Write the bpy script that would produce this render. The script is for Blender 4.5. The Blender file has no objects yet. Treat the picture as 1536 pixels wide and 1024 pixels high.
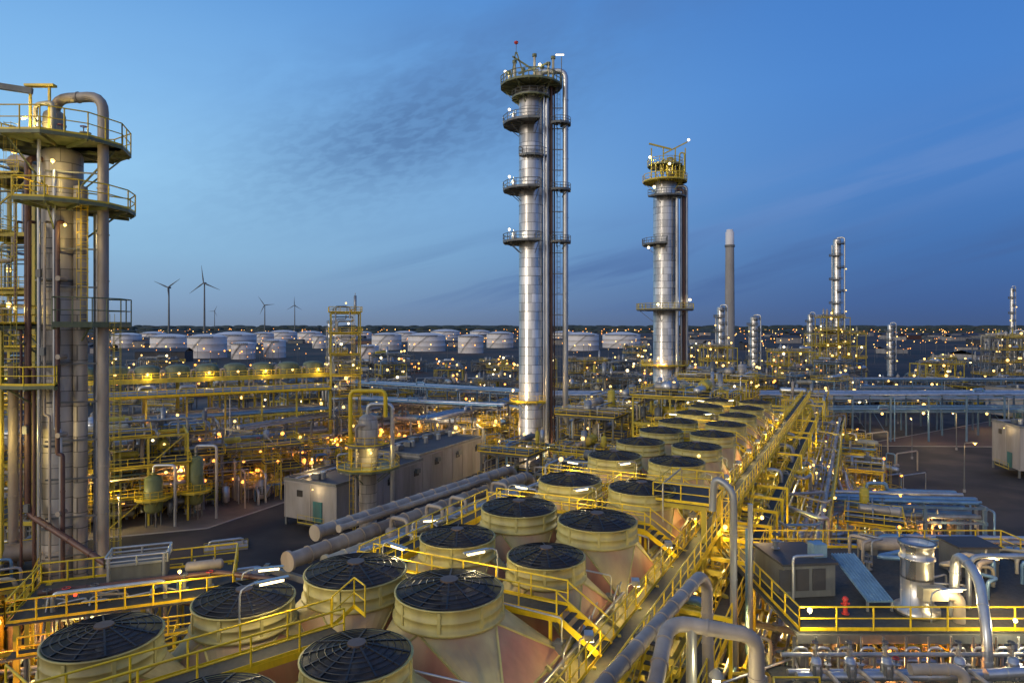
import bpy, math, random
from mathutils import Vector
RN=random.Random(11)
pi=math.pi
PF=1.6
sc=bpy.context.scene
def lin(c):
    return tuple(((v/255)/12.92 if v/255<=0.04045 else ((v/255+0.055)/1.055)**2.4) for v in c)
# ------------------------------------------------------------ materials
MATS={}
def nd(nt,t,**k):
    n=nt.nodes.new(t)
    for a,b in k.items(): setattr(n,a,b)
    return n
def mat(name,col,rough=.6,metal=0.,var=.35,scale=1.5,bump=.0,streak=True,dirt=(.09,.07,.05),dirtamt=.35):
    m=bpy.data.materials.new(name); m.use_nodes=True; nt=m.node_tree; L=nt.links
    b=nt.nodes['Principled BSDF']
    tc=nd(nt,'ShaderNodeTexCoord')
    mp=nd(nt,'ShaderNodeMapping'); mp.inputs['Scale'].default_value=(1,1,.25 if streak else 1)
    L.new(tc.outputs['Object'],mp.inputs[0])
    n1=nd(nt,'ShaderNodeTexNoise'); n1.inputs['Scale'].default_value=scale; n1.inputs['Detail'].default_value=3; n1.inputs['Roughness'].default_value=.7
    L.new(mp.outputs[0],n1.inputs['Vector'])
    r=nd(nt,'ShaderNodeValToRGB'); r.color_ramp.elements[0].position=.3; r.color_ramp.elements[1].position=.72
    c0=tuple(v*(1-var) for v in col); r.color_ramp.elements[0].color=(*c0,1); r.color_ramp.elements[1].color=(*col,1)
    L.new(n1.outputs[0],r.inputs[0])
    n2=nd(nt,'ShaderNodeTexNoise'); n2.inputs['Scale'].default_value=scale*.35; n2.inputs['Detail'].default_value=4
    L.new(mp.outputs[0],n2.inputs['Vector'])
    r2=nd(nt,'ShaderNodeMapRange'); r2.inputs[1].default_value=.5; r2.inputs[2].default_value=.66; r2.inputs[4].default_value=dirtamt
    L.new(n2.outputs[0],r2.inputs[0])
    mx=nd(nt,'ShaderNodeMixRGB'); L.new(r2.outputs[0],mx.inputs[0]); L.new(r.outputs[0],mx.inputs[1]); mx.inputs[2].default_value=(*dirt,1)
    L.new(mx.outputs[0],b.inputs['Base Color'])
    b.inputs['Roughness'].default_value=rough; b.inputs['Metallic'].default_value=metal
    if bump:
        bp=nd(nt,'ShaderNodeBump'); bp.inputs['Strength'].default_value=bump; L.new(n1.outputs[0],bp.inputs['Height']); L.new(bp.outputs[0],b.inputs['Normal'])
    MATS[name]=m; return m
def clad(name,col,rough,band=1.7,segs=5,metal=.85):
    m=mat(name,col,rough,metal,var=.3,scale=.8,dirt=(.2,.15,.1),dirtamt=.45,bump=.05); nt=m.node_tree; L=nt.links; b=nt.nodes['Principled BSDF']
    src=b.inputs['Base Color'].links[0].from_socket
    tc=nd(nt,'ShaderNodeTexCoord'); sp=nd(nt,'ShaderNodeSeparateXYZ'); L.new(tc.outputs['Object'],sp.inputs[0])
    def M(op,a,b_=None):
        n=nd(nt,'ShaderNodeMath',operation=op)
        for i,v in enumerate((a,b_)):
            if v is None: continue
            if isinstance(v,(int,float)): n.inputs[i].default_value=v
            else: L.new(v,n.inputs[i])
        return n.outputs[0]
    zb=M('DIVIDE',sp.outputs[2],band); fz=M('FLOOR',zb); an=M('ARCTAN2',sp.outputs[1],sp.outputs[0])
    ab=M('ADD',M('MULTIPLY',an,segs/pi),M('MULTIPLY',fz,.5)); fa=M('FLOOR',ab)
    cb=nd(nt,'ShaderNodeCombineXYZ'); L.new(fz,cb.inputs[0]); L.new(fa,cb.inputs[1])
    wn=nd(nt,'ShaderNodeTexWhiteNoise',noise_dimensions='2D'); L.new(cb.outputs[0],wn.inputs['Vector'])
    k=M('ADD',M('MULTIPLY',wn.outputs[0],.4),.62)
    s1=M('GREATER_THAN',M('FRACT',zb),.06); s2=M('GREATER_THAN',M('FRACT',ab),.03)
    k2=M('MULTIPLY',k,M('ADD',M('MULTIPLY',M('MULTIPLY',s1,s2),.6),.4))
    vm=nd(nt,'ShaderNodeVectorMath',operation='SCALE'); L.new(src,vm.inputs[0]); L.new(k2,vm.inputs['Scale'])
    L.new(vm.outputs[0],b.inputs['Base Color'])
    L.new(M('ADD',M('MULTIPLY',wn.outputs[0],.15),rough-.07),b.inputs['Roughness'])
def emis(name,col,st):
    m=bpy.data.materials.new(name); m.use_nodes=True; nt=m.node_tree
    b=nt.nodes['Principled BSDF']; b.inputs['Base Color'].default_value=(*col,1)
    b.inputs['Emission Color'].default_value=(*col,1); b.inputs['Emission Strength'].default_value=st
    m.cycles.emission_sampling='NONE'; MATS[name]=m
mat('yellow',(.82,.56,.013),.42,0,.25,3,dirtamt=.22)
mat('ysteel',(.54,.42,.04),.5,0,.35,1.2)
mat('olive',(.17,.19,.09),.55,0,.4,1.2)
mat('gsteel',(.16,.17,.17),.5,.2,.4,1.2)
mat('bluesteel',(.13,.22,.31),.5,.1,.35,1.2)
mat('grating',(.07,.07,.06),.7,.2,.5,5,streak=False)
mat('galv',(.56,.57,.57),.34,.75,.3,1.2,dirtamt=.3)
mat('pipe',(.36,.37,.37),.42,.5,.35,1.2,dirtamt=.45)
mat('insul',(.40,.34,.27),.55,.15,.35,.9,dirt=(.15,.10,.06),dirtamt=.55)
mat('bluepipe',(.17,.31,.46),.36,.4,.3,1.,dirtamt=.2)
mat('brown',(.12,.055,.04),.5,.1,.4,1.2)
mat('fanring',(.54,.47,.16),.55,0,.35,.9,dirt=(.20,.15,.07),dirtamt=.6,bump=.05)
mat('plenum',(.52,.44,.20),.55,0,.4,.7,dirt=(.26,.15,.09),dirtamt=.8,bump=.06)
mat('pinkpanel',(.44,.20,.13),.6,0,.35,.8,dirt=(.46,.38,.20),dirtamt=.6)
mat('white',(.68,.65,.63),.5,0,.15,.15,dirtamt=.12)
mat('wallpaint',(.33,.31,.29),.6,0,.3,.6,dirtamt=.4)
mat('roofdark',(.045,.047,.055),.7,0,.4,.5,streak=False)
mat('concrete',(.32,.30,.28),.8,0,.3,.25,dirtamt=.3)
mat('black',(.018,.02,.024),.45,.2,.3,2)
mat('blade',(.15,.10,.07),.5,.2,.3,2)
mat('red',(.55,.04,.03),.5); mat('teal',(.03,.16,.16),.5); mat('bluesheet',(.22,.36,.46),.4,.3,.3,2)
mat('green',(.17,.19,.06),.5,0,.3,1.); mat('duct',(.48,.43,.30),.5,.15,.35,1)
clad('clad',(.78,.75,.70),.33,metal=.8)
clad('cladw',(.54,.49,.42),.48,band=1.2,segs=3,metal=.35)
emis('bulb',(1,.60,.17),3.2); emis('bulbw',(1,.80,.42),4.5); emis('bulbo',(1,.36,.06),3.4); emis('bulbr',(1,.05,.02),3)
m=bpy.data.materials.new('fanguard'); m.use_nodes=True; nt=m.node_tree; L=nt.links; b=nt.nodes['Principled BSDF']
b.inputs['Base Color'].default_value=(.032,.029,.03,1); b.inputs['Roughness'].default_value=.55
tc=nd(nt,'ShaderNodeTexCoord'); n=nd(nt,'ShaderNodeTexNoise'); n.inputs['Scale'].default_value=1.3; n.inputs['Detail'].default_value=1; L.new(tc.outputs['Object'],n.inputs['Vector'])
mr=nd(nt,'ShaderNodeMapRange'); mr.inputs[1].default_value=.3; mr.inputs[2].default_value=.7; mr.inputs[3].default_value=.35; mr.inputs[4].default_value=.75; L.new(n.outputs[0],mr.inputs[0]); L.new(mr.outputs[0],b.inputs['Alpha']); MATS['fanguard']=m
# ------------------------------------------------------------ mesh builder
class MB:
    def __init__(s,org=(0,0,0)):
        s.V=[];s.F=[];s.M=[];s.S=[];s.mi={};s.org=Vector(org);s.fr=(0,0,0,1,0);s.lights=[]
    def frame(s,x=0,y=0,a=0,z=0): s.fr=(x,y,z,math.cos(a),math.sin(a))
    def T(s,p):
        x,y,z,c,q=s.fr; return Vector((x+p[0]*c-p[1]*q,y+p[0]*q+p[1]*c,z+p[2]))
    def m(s,k):
        if k not in s.mi: s.mi[k]=len(s.mi)
        return s.mi[k]
    def add(s,vs,fs,k,smooth=False):
        o=len(s.V); i=s.m(k)
        s.V.extend(vs)
        for f in fs: s.F.append([v+o for v in f]); s.M.append(i); s.S.append(smooth)
    def box(s,c,d,k,a=0):
        ca,sa=math.cos(a),math.sin(a); vs=[]
        for z in(-.5,.5):
            for x,y in((-.5,-.5),(.5,-.5),(.5,.5),(-.5,.5)):
                X,Y=x*d[0],y*d[1]; vs.append(s.T((c[0]+X*ca-Y*sa,c[1]+X*sa+Y*ca,c[2]+z*d[2])))
        s.add(vs,[(0,3,2,1),(4,5,6,7),(0,1,5,4),(1,2,6,5),(2,3,7,6),(3,0,4,7)],k)
    def beam(s,p0,p1,w,h,k):
        p0=s.T(p0);p1=s.T(p1);d=(p1-p0)
        if d.length<1e-5:return
        d.normalize(); up=Vector((0,0,1)) if abs(d.z)<.95 else Vector((1,0,0))
        sd=d.cross(up).normalized(); u=sd.cross(d); vs=[]
        for p in(p0,p1):
            for a,b in((-1,-1),(1,-1),(1,1),(-1,1)): vs.append(p+sd*a*w/2+u*b*h/2)
        s.add(vs,[(0,3,2,1),(4,5,6,7),(0,1,5,4),(1,2,6,5),(2,3,7,6),(3,0,4,7)],k)
    def cyl(s,p0,p1,r,k,n=10,r2=None,caps=True):
        s.tubew([s.T(p0),s.T(p1)],[r,r if r2 is None else r2],k,n,caps)
    def tubew(s,P,rs,k,n,caps=True):
        vs=[];fs=[]; N=len(P); prev=None
        for i in range(N):
            if i==0:d=P[1]-P[0]
            elif i==N-1:d=P[-1]-P[-2]
            else:d=(P[i+1]-P[i]).normalized()+(P[i]-P[i-1]).normalized()
            if d.length<1e-9:d=Vector((0,0,1))
            d.normalize()
            if prev is None:
                up=Vector((0,0,1)) if abs(d.z)<.9 else Vector((1,0,0)); e=d.cross(up).normalized()
            else:
                e=(prev-d*prev.dot(d))
                e=e.normalized() if e.length>1e-6 else d.orthogonal().normalized()
            prev=e; f=d.cross(e)
            for j in range(n):
                a=2*pi*j/n; vs.append(P[i]+(e*math.cos(a)+f*math.sin(a))*rs[i])
        for i in range(N-1):
            for j in range(n):
                j2=(j+1)%n; fs.append((i*n+j,i*n+j2,(i+1)*n+j2,(i+1)*n+j))
        s.add(vs,fs,k,True)
        if caps:
            s.add([vs[j] for j in range(n)],[tuple(range(n))[::-1]],k); s.add([vs[(N-1)*n+j] for j in range(n)],[tuple(range(n))],k)
    def pipe(s,pts,r,k,n=8,bend=None,fl=False):
        P=[s.T(p) for p in pts]; bend=bend or r*2.6; out=[P[0]]
        for i in range(1,len(P)-1):
            a=P[i-1]-P[i]; b=P[i+1]-P[i]; q=min(bend,a.length*.48,b.length*.48); a.normalize(); b.normalize()
            A=P[i]+a*q; B=P[i]+b*q
            for t in((0,.2,.4,.6,.8,1) if n>8 else (0,.5,1)): out.append(A*(1-t)**2+P[i]*2*t*(1-t)+B*t*t)
        out.append(P[-1]); s.tubew(out,[r]*len(out),k,n)
        if fl:
            sv=s.fr; s.frame()
            for i in range(len(P)-1):
                d=P[i+1]-P[i]; l=d.length
                if l>6*r:
                    d.normalize(); m_=int(l/fl)
                    for q in range(1,m_+1):
                        c=P[i]+d*(l*q/(m_+1)); s.cyl(c-d*.04,c+d*.04,r*1.14,k,n)
            s.fr=sv
    def lathe(s,c,prof,k,n=24,smooth=True,a0=0,a1=2*pi):
        full=abs(a1-a0-2*pi)<1e-6; vs=[];fs=[]; N=n if full else n+1
        for r,h in prof:
            for j in range(N):
                a=a0+(a1-a0)*j/n; vs.append(s.T((c[0]+r*math.cos(a),c[1]+r*math.sin(a),c[2]+h)))
        for i in range(len(prof)-1):
            for j in range(n):
                j2=(j+1)%N; fs.append((i*N+j,i*N+j2,(i+1)*N+j2,(i+1)*N+j))
        s.add(vs,fs,k,smooth)
    def rail(s,pts,h=1.1,r=.035,k='yellow',sp=1.6,toe=True,n=5):
        for i in range(len(pts)-1):
            a=Vector(pts[i]);b=Vector(pts[i+1]); l=(b-a).length
            if l<.05: continue
            z=Vector((0,0,h)); s.cyl(a+z,b+z,r,k,n,caps=False); s.cyl(a+z*.52,b+z*.52,r*.8,k,n,caps=False)
            if toe: s.beam(a+Vector((0,0,.08)),b+Vector((0,0,.08)),.02,.16,k)
            m_=max(1,round(l/sp))
            for q in range(m_+(1 if i==len(pts)-2 else 0)):
                p=a+(b-a)*(q/m_); s.cyl(p,p+z,r,k,n,caps=False)
    def walk(s,p0,p1,w=1.1,k='yellow',left=True,right=True,r=.04):
        a=Vector(p0);b=Vector(p1);d=(b-a).normalized(); sd=Vector((d.y,-d.x,0)).normalized()*w/2
        s.beam(a,b,w,.05,'grating')
        for q in(1,-1): s.beam(a+sd*q-Vector((0,0,.08)),b+sd*q-Vector((0,0,.08)),.07,.24,k)
        if right:s.rail([a+sd,b+sd],r=r,k=k)
        if left:s.rail([a-sd,b-sd],r=r,k=k)
    def ladder(s,x,y,z0,z1,a=0,k='yellow',cage=True,r=.03):
        c,q=math.cos(a),math.sin(a)
        for o in(-.23,.23): s.cyl((x-o*q,y+o*c,z0),(x-o*q,y+o*c,z1),r,k,4,caps=False)
        z=z0
        while z<z1: s.cyl((x+.23*q,y-.23*c,z),(x-.23*q,y+.23*c,z),r*.6,k,4,caps=False); z+=.5
        if cage:
            z=z0+2.2; ps=[(-.35,0),(-.38,.45),(0,.75),(.38,.45),(.35,0)]
            def W(p,z): return (x+p[1]*c-p[0]*q,y+p[1]*q+p[0]*c,z)
            while z<z1+.9:
                for i in range(4): s.cyl(W(ps[i],z),W(ps[i+1],z),r*.8,k,4,caps=False)
                z+=1.0
            for p in ps[1:4]: s.cyl(W(p,z0+2.2),W(p,z1+.9),r*.7,k,4,caps=False)
    def ring(s,cx,cy,z,r0,r1,a0,a1,k='olive',kr='yellow',r=.035,brk=True,n=None,rh=1.1):
        n=n or max(3,int((a1-a0)*2.4)); full=abs(a1-a0-2*pi)<1e-6
        s.lathe((cx,cy,z),[(r0,0),(r0,.12),(r1,.12),(r1,-.14),(r1-.1,-.14),(r1-.1,0),(r0,0)],k,n,False,a0,a1)
        pt=[(cx+(r1-.05)*math.cos(a0+(a1-a0)*j/n),cy+(r1-.05)*math.sin(a0+(a1-a0)*j/n),z+.12) for j in range(n+1)]
        if not full:
            pt=[(cx+r0*math.cos(a0),cy+r0*math.sin(a0),z+.12)]+pt+[(cx+r0*math.cos(a1),cy+r0*math.sin(a1),z+.12)]
        s.rail(pt,h=rh,r=r,k=kr,toe=True)
        if brk:
            for j in range(n+1):
                a=a0+(a1-a0)*j/n; c,q=math.cos(a),math.sin(a)
                if j%3==1: s.beam((cx+max(r0,r1*.3)*c,cy+max(r0,r1*.3)*q,z-(r1-r0)*.7),(cx+r1*.9*c,cy+r1*.9*q,z-.15),.1,.12,k)
                s.beam((cx+r0*.95*c,cy+r0*.95*q,z-.16),(cx+r1*.97*c,cy+r1*.97*q,z-.16),.1,.26,k)
    def vessel(s,x,y,z,h,r,k='pipe',n=16,legs=1.2):
        hd=[(r*math.cos(t),r*.6*math.sin(t)) for t in (0,.4,.8,1.2,1.5)]
        prof=[(r*math.cos(t),-r*.6*math.sin(t)) for t in(1.5,1.2,.8,.4,0)]+[(r,h*.3),(r,h*.31),(r,h)]+[(a,h+b) for a,b in hd]
        s.lathe((x,y,z+legs),prof,k,n)
        for f in(.28,.62): s.lathe((x,y,z+legs+h*f),[(r,0),(r*1.06,0),(r*1.06,.1),(r,.1)],k,n,False)
        for j in range(4):
            a=pi/4+j*pi/2; s.cyl((x+r*.8*math.cos(a),y+r*.8*math.sin(a),z),(x+r*.8*math.cos(a),y+r*.8*math.sin(a),z+legs+.4),.09,'gsteel',6)
        s.cyl((x,y,z+legs+h+r*.5),(x,y,z+legs+h+r*.5+.5),r*.2,k,8); s.cyl((x,y,z+legs+h+r*.5+.35),(x,y,z+legs+h+r*.5+.5),r*.34,k,8)
    def drum(s,c,l,r,a=0,k='pipe',n=14):
        c=Vector(c); d=Vector((math.cos(a),math.sin(a),0)); P=[];R_=[]
        for t,f in((-1.5,.07),(-1.2,.36),(-.8,.7),(-.4,.92),(0,1)): P.append(c-d*(l/2+(-math.sin(t))*r*.6)); R_.append(r*f)
        P+= [2*c-p for p in P[::-1]]; R_+=R_[::-1]
        s.tubew([s.T(p) for p in P],R_,k,n)
        for q in(-.3,.3):
            p=c+d*l*q; s.box((p.x,p.y,p.z-r),(.35,r*1.5,r*.9),'gsteel',a); s.cyl(p+Vector((0,0,r*.9)),p+Vector((0,0,r*1.35)),r*.15,k,8); s.cyl(p+Vector((0,0,r*1.28)),p+Vector((0,0,r*1.35)),r*.25,k,8)
    def bulb(s,p,r=.12,k='bulb'):
        s.lathe((p[0],p[1],p[2]),[(0.001,-r),(r*.8,-r*.6),(r,0),(r*.8,r*.6),(0.001,r)],k,6)
    def lamp(s,p,power=0,r=.12,k='bulb',col=(1,.72,.33),off=.3):
        s.bulb(p,r,k)
        if power: s.lights.append((s.T(p)-Vector((0,0,off)),power,col))
    def valve(s,x,y,z,r=.25,k='pipe'):
        s.cyl((x,y,z),(x,y,z+r*2.4),r*.6,k,8); s.cyl((x,y,z+r*.3),(x,y,z+r*.5),r*1.1,k,10); s.cyl((x,y,z+r*2.2),(x,y,z+r*2.5),r*1.1,k,10)
        s.cyl((x,y,z+r*2.5),(x,y,z+r*4.4),r*.16,'gsteel',6); s.lathe((x,y,z+r*4),[(r*.9,0),(r*1.05,.03),(r*.9,.07),(r*.8,.03),(r*.9,0)],'red' if RN.random()<.2 else 'gsteel',10)
        s.beam((x-r*.9,y,z+r*4.03),(x+r*.9,y,z+r*4.03),.04,.04,'gsteel')
    def tubelight(s,x,y,z,h,a=0,power=120,pole=True,k='bulbw',col=(1,.80,.40),L_=1.2):
        c,q=math.cos(a),math.sin(a)
        if pole: s.pipe([(x,y,z),(x,y,z+h),(x+.5*c,y+.5*q,z+h+.12)],.035,'galv',6,.3)
        cx,cy=x+(.5+L_/2)*c,y+(.5+L_/2)*q
        s.box((cx,cy,z+h+.11),(L_,.2,.05),'galv',a); s.box((cx,cy,z+h+.03),(L_*.7,.12,.1),k,a)
        s.lights.append((s.T((cx,cy,z+h-.25)),power,col))
    def done(s,name,parent=None):
        if s.org.length==0 and s.V:
            s.org=Vector((sum(v.x for v in s.V)/len(s.V),sum(v.y for v in s.V)/len(s.V),0))
        me=bpy.data.meshes.new(name); me.from_pydata([tuple(v-s.org) for v in s.V],[],s.F)
        for k in s.mi: me.materials.append(MATS[k])
        me.polygons.foreach_set('material_index',s.M); me.polygons.foreach_set('use_smooth',s.S); me.update()
        o=bpy.data.objects.new(name,me); o.location=s.org; sc.collection.objects.link(o)
        for p,e,c in s.lights:
            l=bpy.data.lights.new('lamp_light','POINT'); l.energy=e*PF; l.color=c; l.shadow_soft_size=.15
            lo=bpy.data.objects.new('lamp_light',l); lo.location=p-s.org; sc.collection.objects.link(lo); lo.parent=o
        return o
WARM=(1,.66,.27); ORG=(1,.38,.09); YEL=(1,.74,.23)
U=(.46,.888); Vv=(.888,-.46)
def ST(s,t,z=0): return (U[0]*s+Vv[0]*t, U[1]*s+Vv[1]*t, z)
AU=math.atan2(U[1],U[0])
def rackframe(mb,s=0,t=0,z=0):
    p=ST(s,t); mb.frame(p[0],p[1],AU,z)
# ------------------------------------------------------------ ground
def groundmat():
    m=bpy.data.materials.new('ground_mat'); m.use_nodes=True; nt=m.node_tree; L=nt.links; b=nt.nodes['Principled BSDF']
    tc=nd(nt,'ShaderNodeTexCoord')
    def noi(sc_,det=4):
        n=nd(nt,'ShaderNodeTexNoise'); n.inputs['Scale'].default_value=sc_; n.inputs['Detail'].default_value=det; L.new(tc.outputs['Object'],n.inputs['Vector']); return n.outputs[0]
    def ramp(src,stops):
        r=nd(nt,'ShaderNodeValToRGB'); e=r.color_ramp.elements
        e[0].position=stops[0][0];e[0].color=(*stops[0][1],1); e[1].position=stops[-1][0]; e[1].color=(*stops[-1][1],1)
        for p,c in stops[1:-1]: x=e.new(p); x.color=(*c,1)
        L.new(src,r.inputs[0]); return r.outputs[0]
    near=ramp(noi(.1,7),[(.36,(.016,.016,.018)),(.5,(.030,.028,.028)),(.62,(.055,.046,.04))])
    far=ramp(noi(.01,5),[(.35,(.02,.026,.024)),(.5,(.04,.034,.03)),(.62,(.08,.058,.045))])
    vl=nd(nt,'ShaderNodeVectorMath',operation='LENGTH'); L.new(tc.outputs['Object'],vl.inputs[0])
    mr=nd(nt,'ShaderNodeMapRange'); mr.inputs[1].default_value=250; mr.inputs[2].default_value=700; L.new(vl.outputs['Value'],mr.inputs[0])
    mx=nd(nt,'ShaderNodeMixRGB'); L.new(mr.outputs[0],mx.inputs[0]); L.new(near,mx.inputs[1]); L.new(far,mx.inputs[2]); L.new(mx.outputs[0],b.inputs['Base Color'])
    b.inputs['Roughness'].default_value=.8; b.inputs['Specular IOR Level'].default_value=.25; MATS['ground_mat']=m
groundmat()
g=MB((0,0,.0001)); g.add([Vector((-9000,-300,0)),Vector((9000,-300,0)),Vector((9000,12000,0)),Vector((-9000,12000,0))],[(0,1,2,3)],'ground_mat'); g.done('ground')
mat('slab',(.15,.125,.10),.8,0,.5,.2,streak=False,dirt=(.04,.035,.03),dirtamt=.8)
mat('redslab',(.085,.05,.04),.8,0,.4,.2,streak=False)
def sheet(name,pts,k,z,kerb=True):
    g=MB(); g.add([Vector((x,y,z)) for x,y in pts],[tuple(range(len(pts)))],k)
    if kerb:
        for i in range(len(pts)):
            a=pts[i];b=pts[(i+1)%len(pts)]; g.beam((a[0],a[1],.06),(b[0],b[1],.06),.2,.12,'concrete')
    g.done(name)
sheet('concrete_pavement',[(-75,80),(-42,92),(-34,110),(-28,150),(-90,150),(-95,90)],'slab',.02)
sheet('concrete_pavement',[(-34,111),(-20,140),(2,150),(0,175),(-27,175),(-27.5,150)],'slab',.03)
sheet('concrete_pavement',[(-95,152),(-10,178),(-10,260),(-160,260)],'slab',.024)
sheet('concrete_pavement',[(22,46),(46,46),(52,75),(70,150),(40,150),(24,90)],'slab',.02)
sheet('access_road',[(80,155),(200,150),(330,260),(300,300),(90,162)],'redslab',.016)
# ------------------------------------------------------------ generic plant pieces
PM=['pipe','galv','insul','bluepipe','pipe','galv','duct']
def unit(name,x,y,a,w,d,nlev,lh,ks='ysteel',lampp=0,z=0,detail=1.,bk='bulb',lampcol=WARM,kr='yellow',bulbs=1.,br=.16):
    mb=MB((x,y,z)); mb.frame(x,y,a,z); nx=max(1,round(w/5)); ny=max(1,round(d/6)); H=nlev*lh
    for i in range(nx+1):
        for j in range(ny+1): mb.box((w*i/nx,d*j/ny,H/2),(.28,.28,H),ks)
    for l in range(1,nlev+1):
        zz=l*lh-.2
        for i in range(nx+1): mb.beam((w*i/nx,0,zz),(w*i/nx,d,zz),.22,.35,ks)
        for j in range(ny+1): mb.beam((0,d*j/ny,zz),(w,d*j/ny,zz),.22,.35,ks)
        x0=RN.choice([0,0,w*.35]); x1=w if x0 else w*RN.choice([.5,.75,1])
        mb.box(((x0+x1)/2,d/2,zz+.22),(x1-x0+.8,d+.8,.06),'grating')
        mb.rail([(x0-.4,-.4,zz+.25),(x1+.4,-.4,zz+.25),(x1+.4,d+.4,zz+.25),(x0-.4,d+.4,zz+.25),(x0-.4,-.4,zz+.25)],r=.045,k=kr,sp=2,n=4)
        for q in range(int((1.5+w*d/34)*detail)):
            px,py=RN.uniform(.8,w-.8),RN.uniform(.6,d-.6); c=RN.random(); z0=zz+.25 if l==nlev or RN.random()<.6 else 0
            rr=RN.uniform(.35,min(.95,d*.16)); k=RN.choice(['pipe','galv','gsteel','insul','duct','ysteel','cladw','pipe'])
            if c<.3: mb.drum((px,py,z0+rr+.5),RN.uniform(2.5,min(5,w*.5)),rr,RN.choice([0,0,pi/2]),k,10)
            elif c<.6: mb.vessel(px,py,z0,RN.uniform(1.2,lh*.7),rr*.75,k,10,.6)
            elif c<.75: mb.box((px,py,z0+.6),(RN.uniform(.6,1.4),RN.uniform(.6,1.2),1.2),RN.choice(['gsteel','olive','gsteel','duct'])); mb.cyl((px,py,z0+1.2),(px,py,z0+1.8),.25,'pipe',8)
            else: mb.valve(px,py,z0,.3)
        for q in range(int((5+w/2.5)*detail)):
            r=RN.choice([.06,.08,.12,.18]); yy=RN.uniform(-.3,d+.3); z1=zz+(RN.uniform(.5,1.8) if l==nlev and q%2 else -RN.uniform(.3,lh*.6)); k=RN.choice(PM); xa=RN.uniform(-.5,w*.4); xb=RN.uniform(w*.5,w+.5)
            mb.pipe([(xa,yy,zz-lh+.3),(xa,yy,z1),(xb,yy,z1),(xb,yy,zz+RN.uniform(-1.5,.2))],r,k,6)
            if q%2: xx=RN.uniform(0,w); mb.pipe([(xx,-.5,z1-.5),(xx,d+.5,z1-.5),(xx,d+.5,zz)],r,k,6)
        if bulbs:
            for q in range(max(1,int(w/9*bulbs))):
                bx=RN.uniform(0,w); mb.lamp((bx,RN.choice([-.3,d*.5]),zz-.5 if q%2 else zz+2.2),0,br*RN.uniform(.8,1.35),bk if RN.random()<.85 else 'bulbw')
    if lampp:
        for q in range(max(1,int(w/12))): mb.lamp((w*(q+.5)/max(1,int(w/12)),-.8,H*.55),lampp,br*1.5,bk,lampcol,.3)
    for i in range(nx):
        if RN.random()<.6:
            l=RN.randrange(nlev); mb.beam((w*i/nx,0,l*lh),(w*(i+1)/nx,0,(l+1)*lh),.14,.14,ks)
    mb.ladder(w*RN.uniform(.2,.8),-.7,0,H,-pi/2,kr)
    return mb.done(name)
def clutter(name,x,y,a,w,d,n,h,lampp=0,lampcol=WARM,bk='bulb',z=0,br=.15,ks='ysteel'):
    mb=MB((x,y,z)); mb.frame(x,y,a,z)
    for i in range(n):
        px,py=RN.uniform(0,w),RN.uniform(0,d); c=RN.random(); hh=h*RN.uniform(.3,1)
        if c<.44:
            r=RN.choice([.07,.1,.14,.2]); L_=RN.uniform(2,8)*RN.choice([1,-1]); k=RN.choice(PM+['duct'])
            if RN.random()<.5: mb.pipe([(px,py,0),(px,py,hh),(px+L_,py,hh),(px+L_,py,0)],r,k,7)
            else: mb.pipe([(px,py,0),(px,py,hh),(px,py+L_*.6,hh),(px,py+L_*.6,0)],r,k,7)
        elif c<.54: mb.vessel(px,py,0,hh*.6,RN.uniform(.3,.8),RN.choice(['cladw','duct','gsteel','galv','insul']),12,.7)
        elif c<.62: r=RN.uniform(.3,.7); mb.drum((px,py,r+.8),RN.uniform(2,4.5),r,RN.choice([0,pi/2]),RN.choice(['cladw','duct','pipe','galv','insul']),12)
        elif c<.72: mb.valve(px,py,0,RN.uniform(.2,.35),RN.choice(['galv','insul','pipe']))
        elif c<.87:
            w_=RN.uniform(2,4); d_=RN.uniform(1.5,3)
            for q in(0,w_):
                for e in(0,d_): mb.box((px+q,py+e,hh/2),(.18,.18,hh),ks)
            mb.box((px+w_/2,py+d_/2,hh),(w_+.3,d_+.3,.1),'grating'); mb.rail([(px,py,hh),(px+w_,py,hh),(px+w_,py+d_,hh),(px,py+d_,hh),(px,py,hh)],r=.045,n=4)
            mb.beam((px,py,.2),(px+w_,py,hh-.2),.1,.1,ks); mb.beam((px,py,hh*.5),(px+w_,py,hh*.5),.14,.18,ks)
        elif c<.95: mb.box((px,py,.6),(RN.uniform(.8,1.6),RN.uniform(.6,1.2),1.2),RN.choice(['gsteel','wallpaint','gsteel'])); mb.drum((px,py,1.6),1.2,.3,0,'insul',10)
        else: mb.cyl((px,py,0),(px,py,hh+.8),.07,'gsteel',6); mb.box((px+.3,py,hh+.85),(.8,.2,.1),'gsteel'); mb.bulb((px+.5,py,hh+.7),br*1.3,bk)
    if lampp: mb.lamp((w*.35,d*.4,h*.9),lampp,br*1.6,bk,lampcol)
    mb.done(name)
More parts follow.
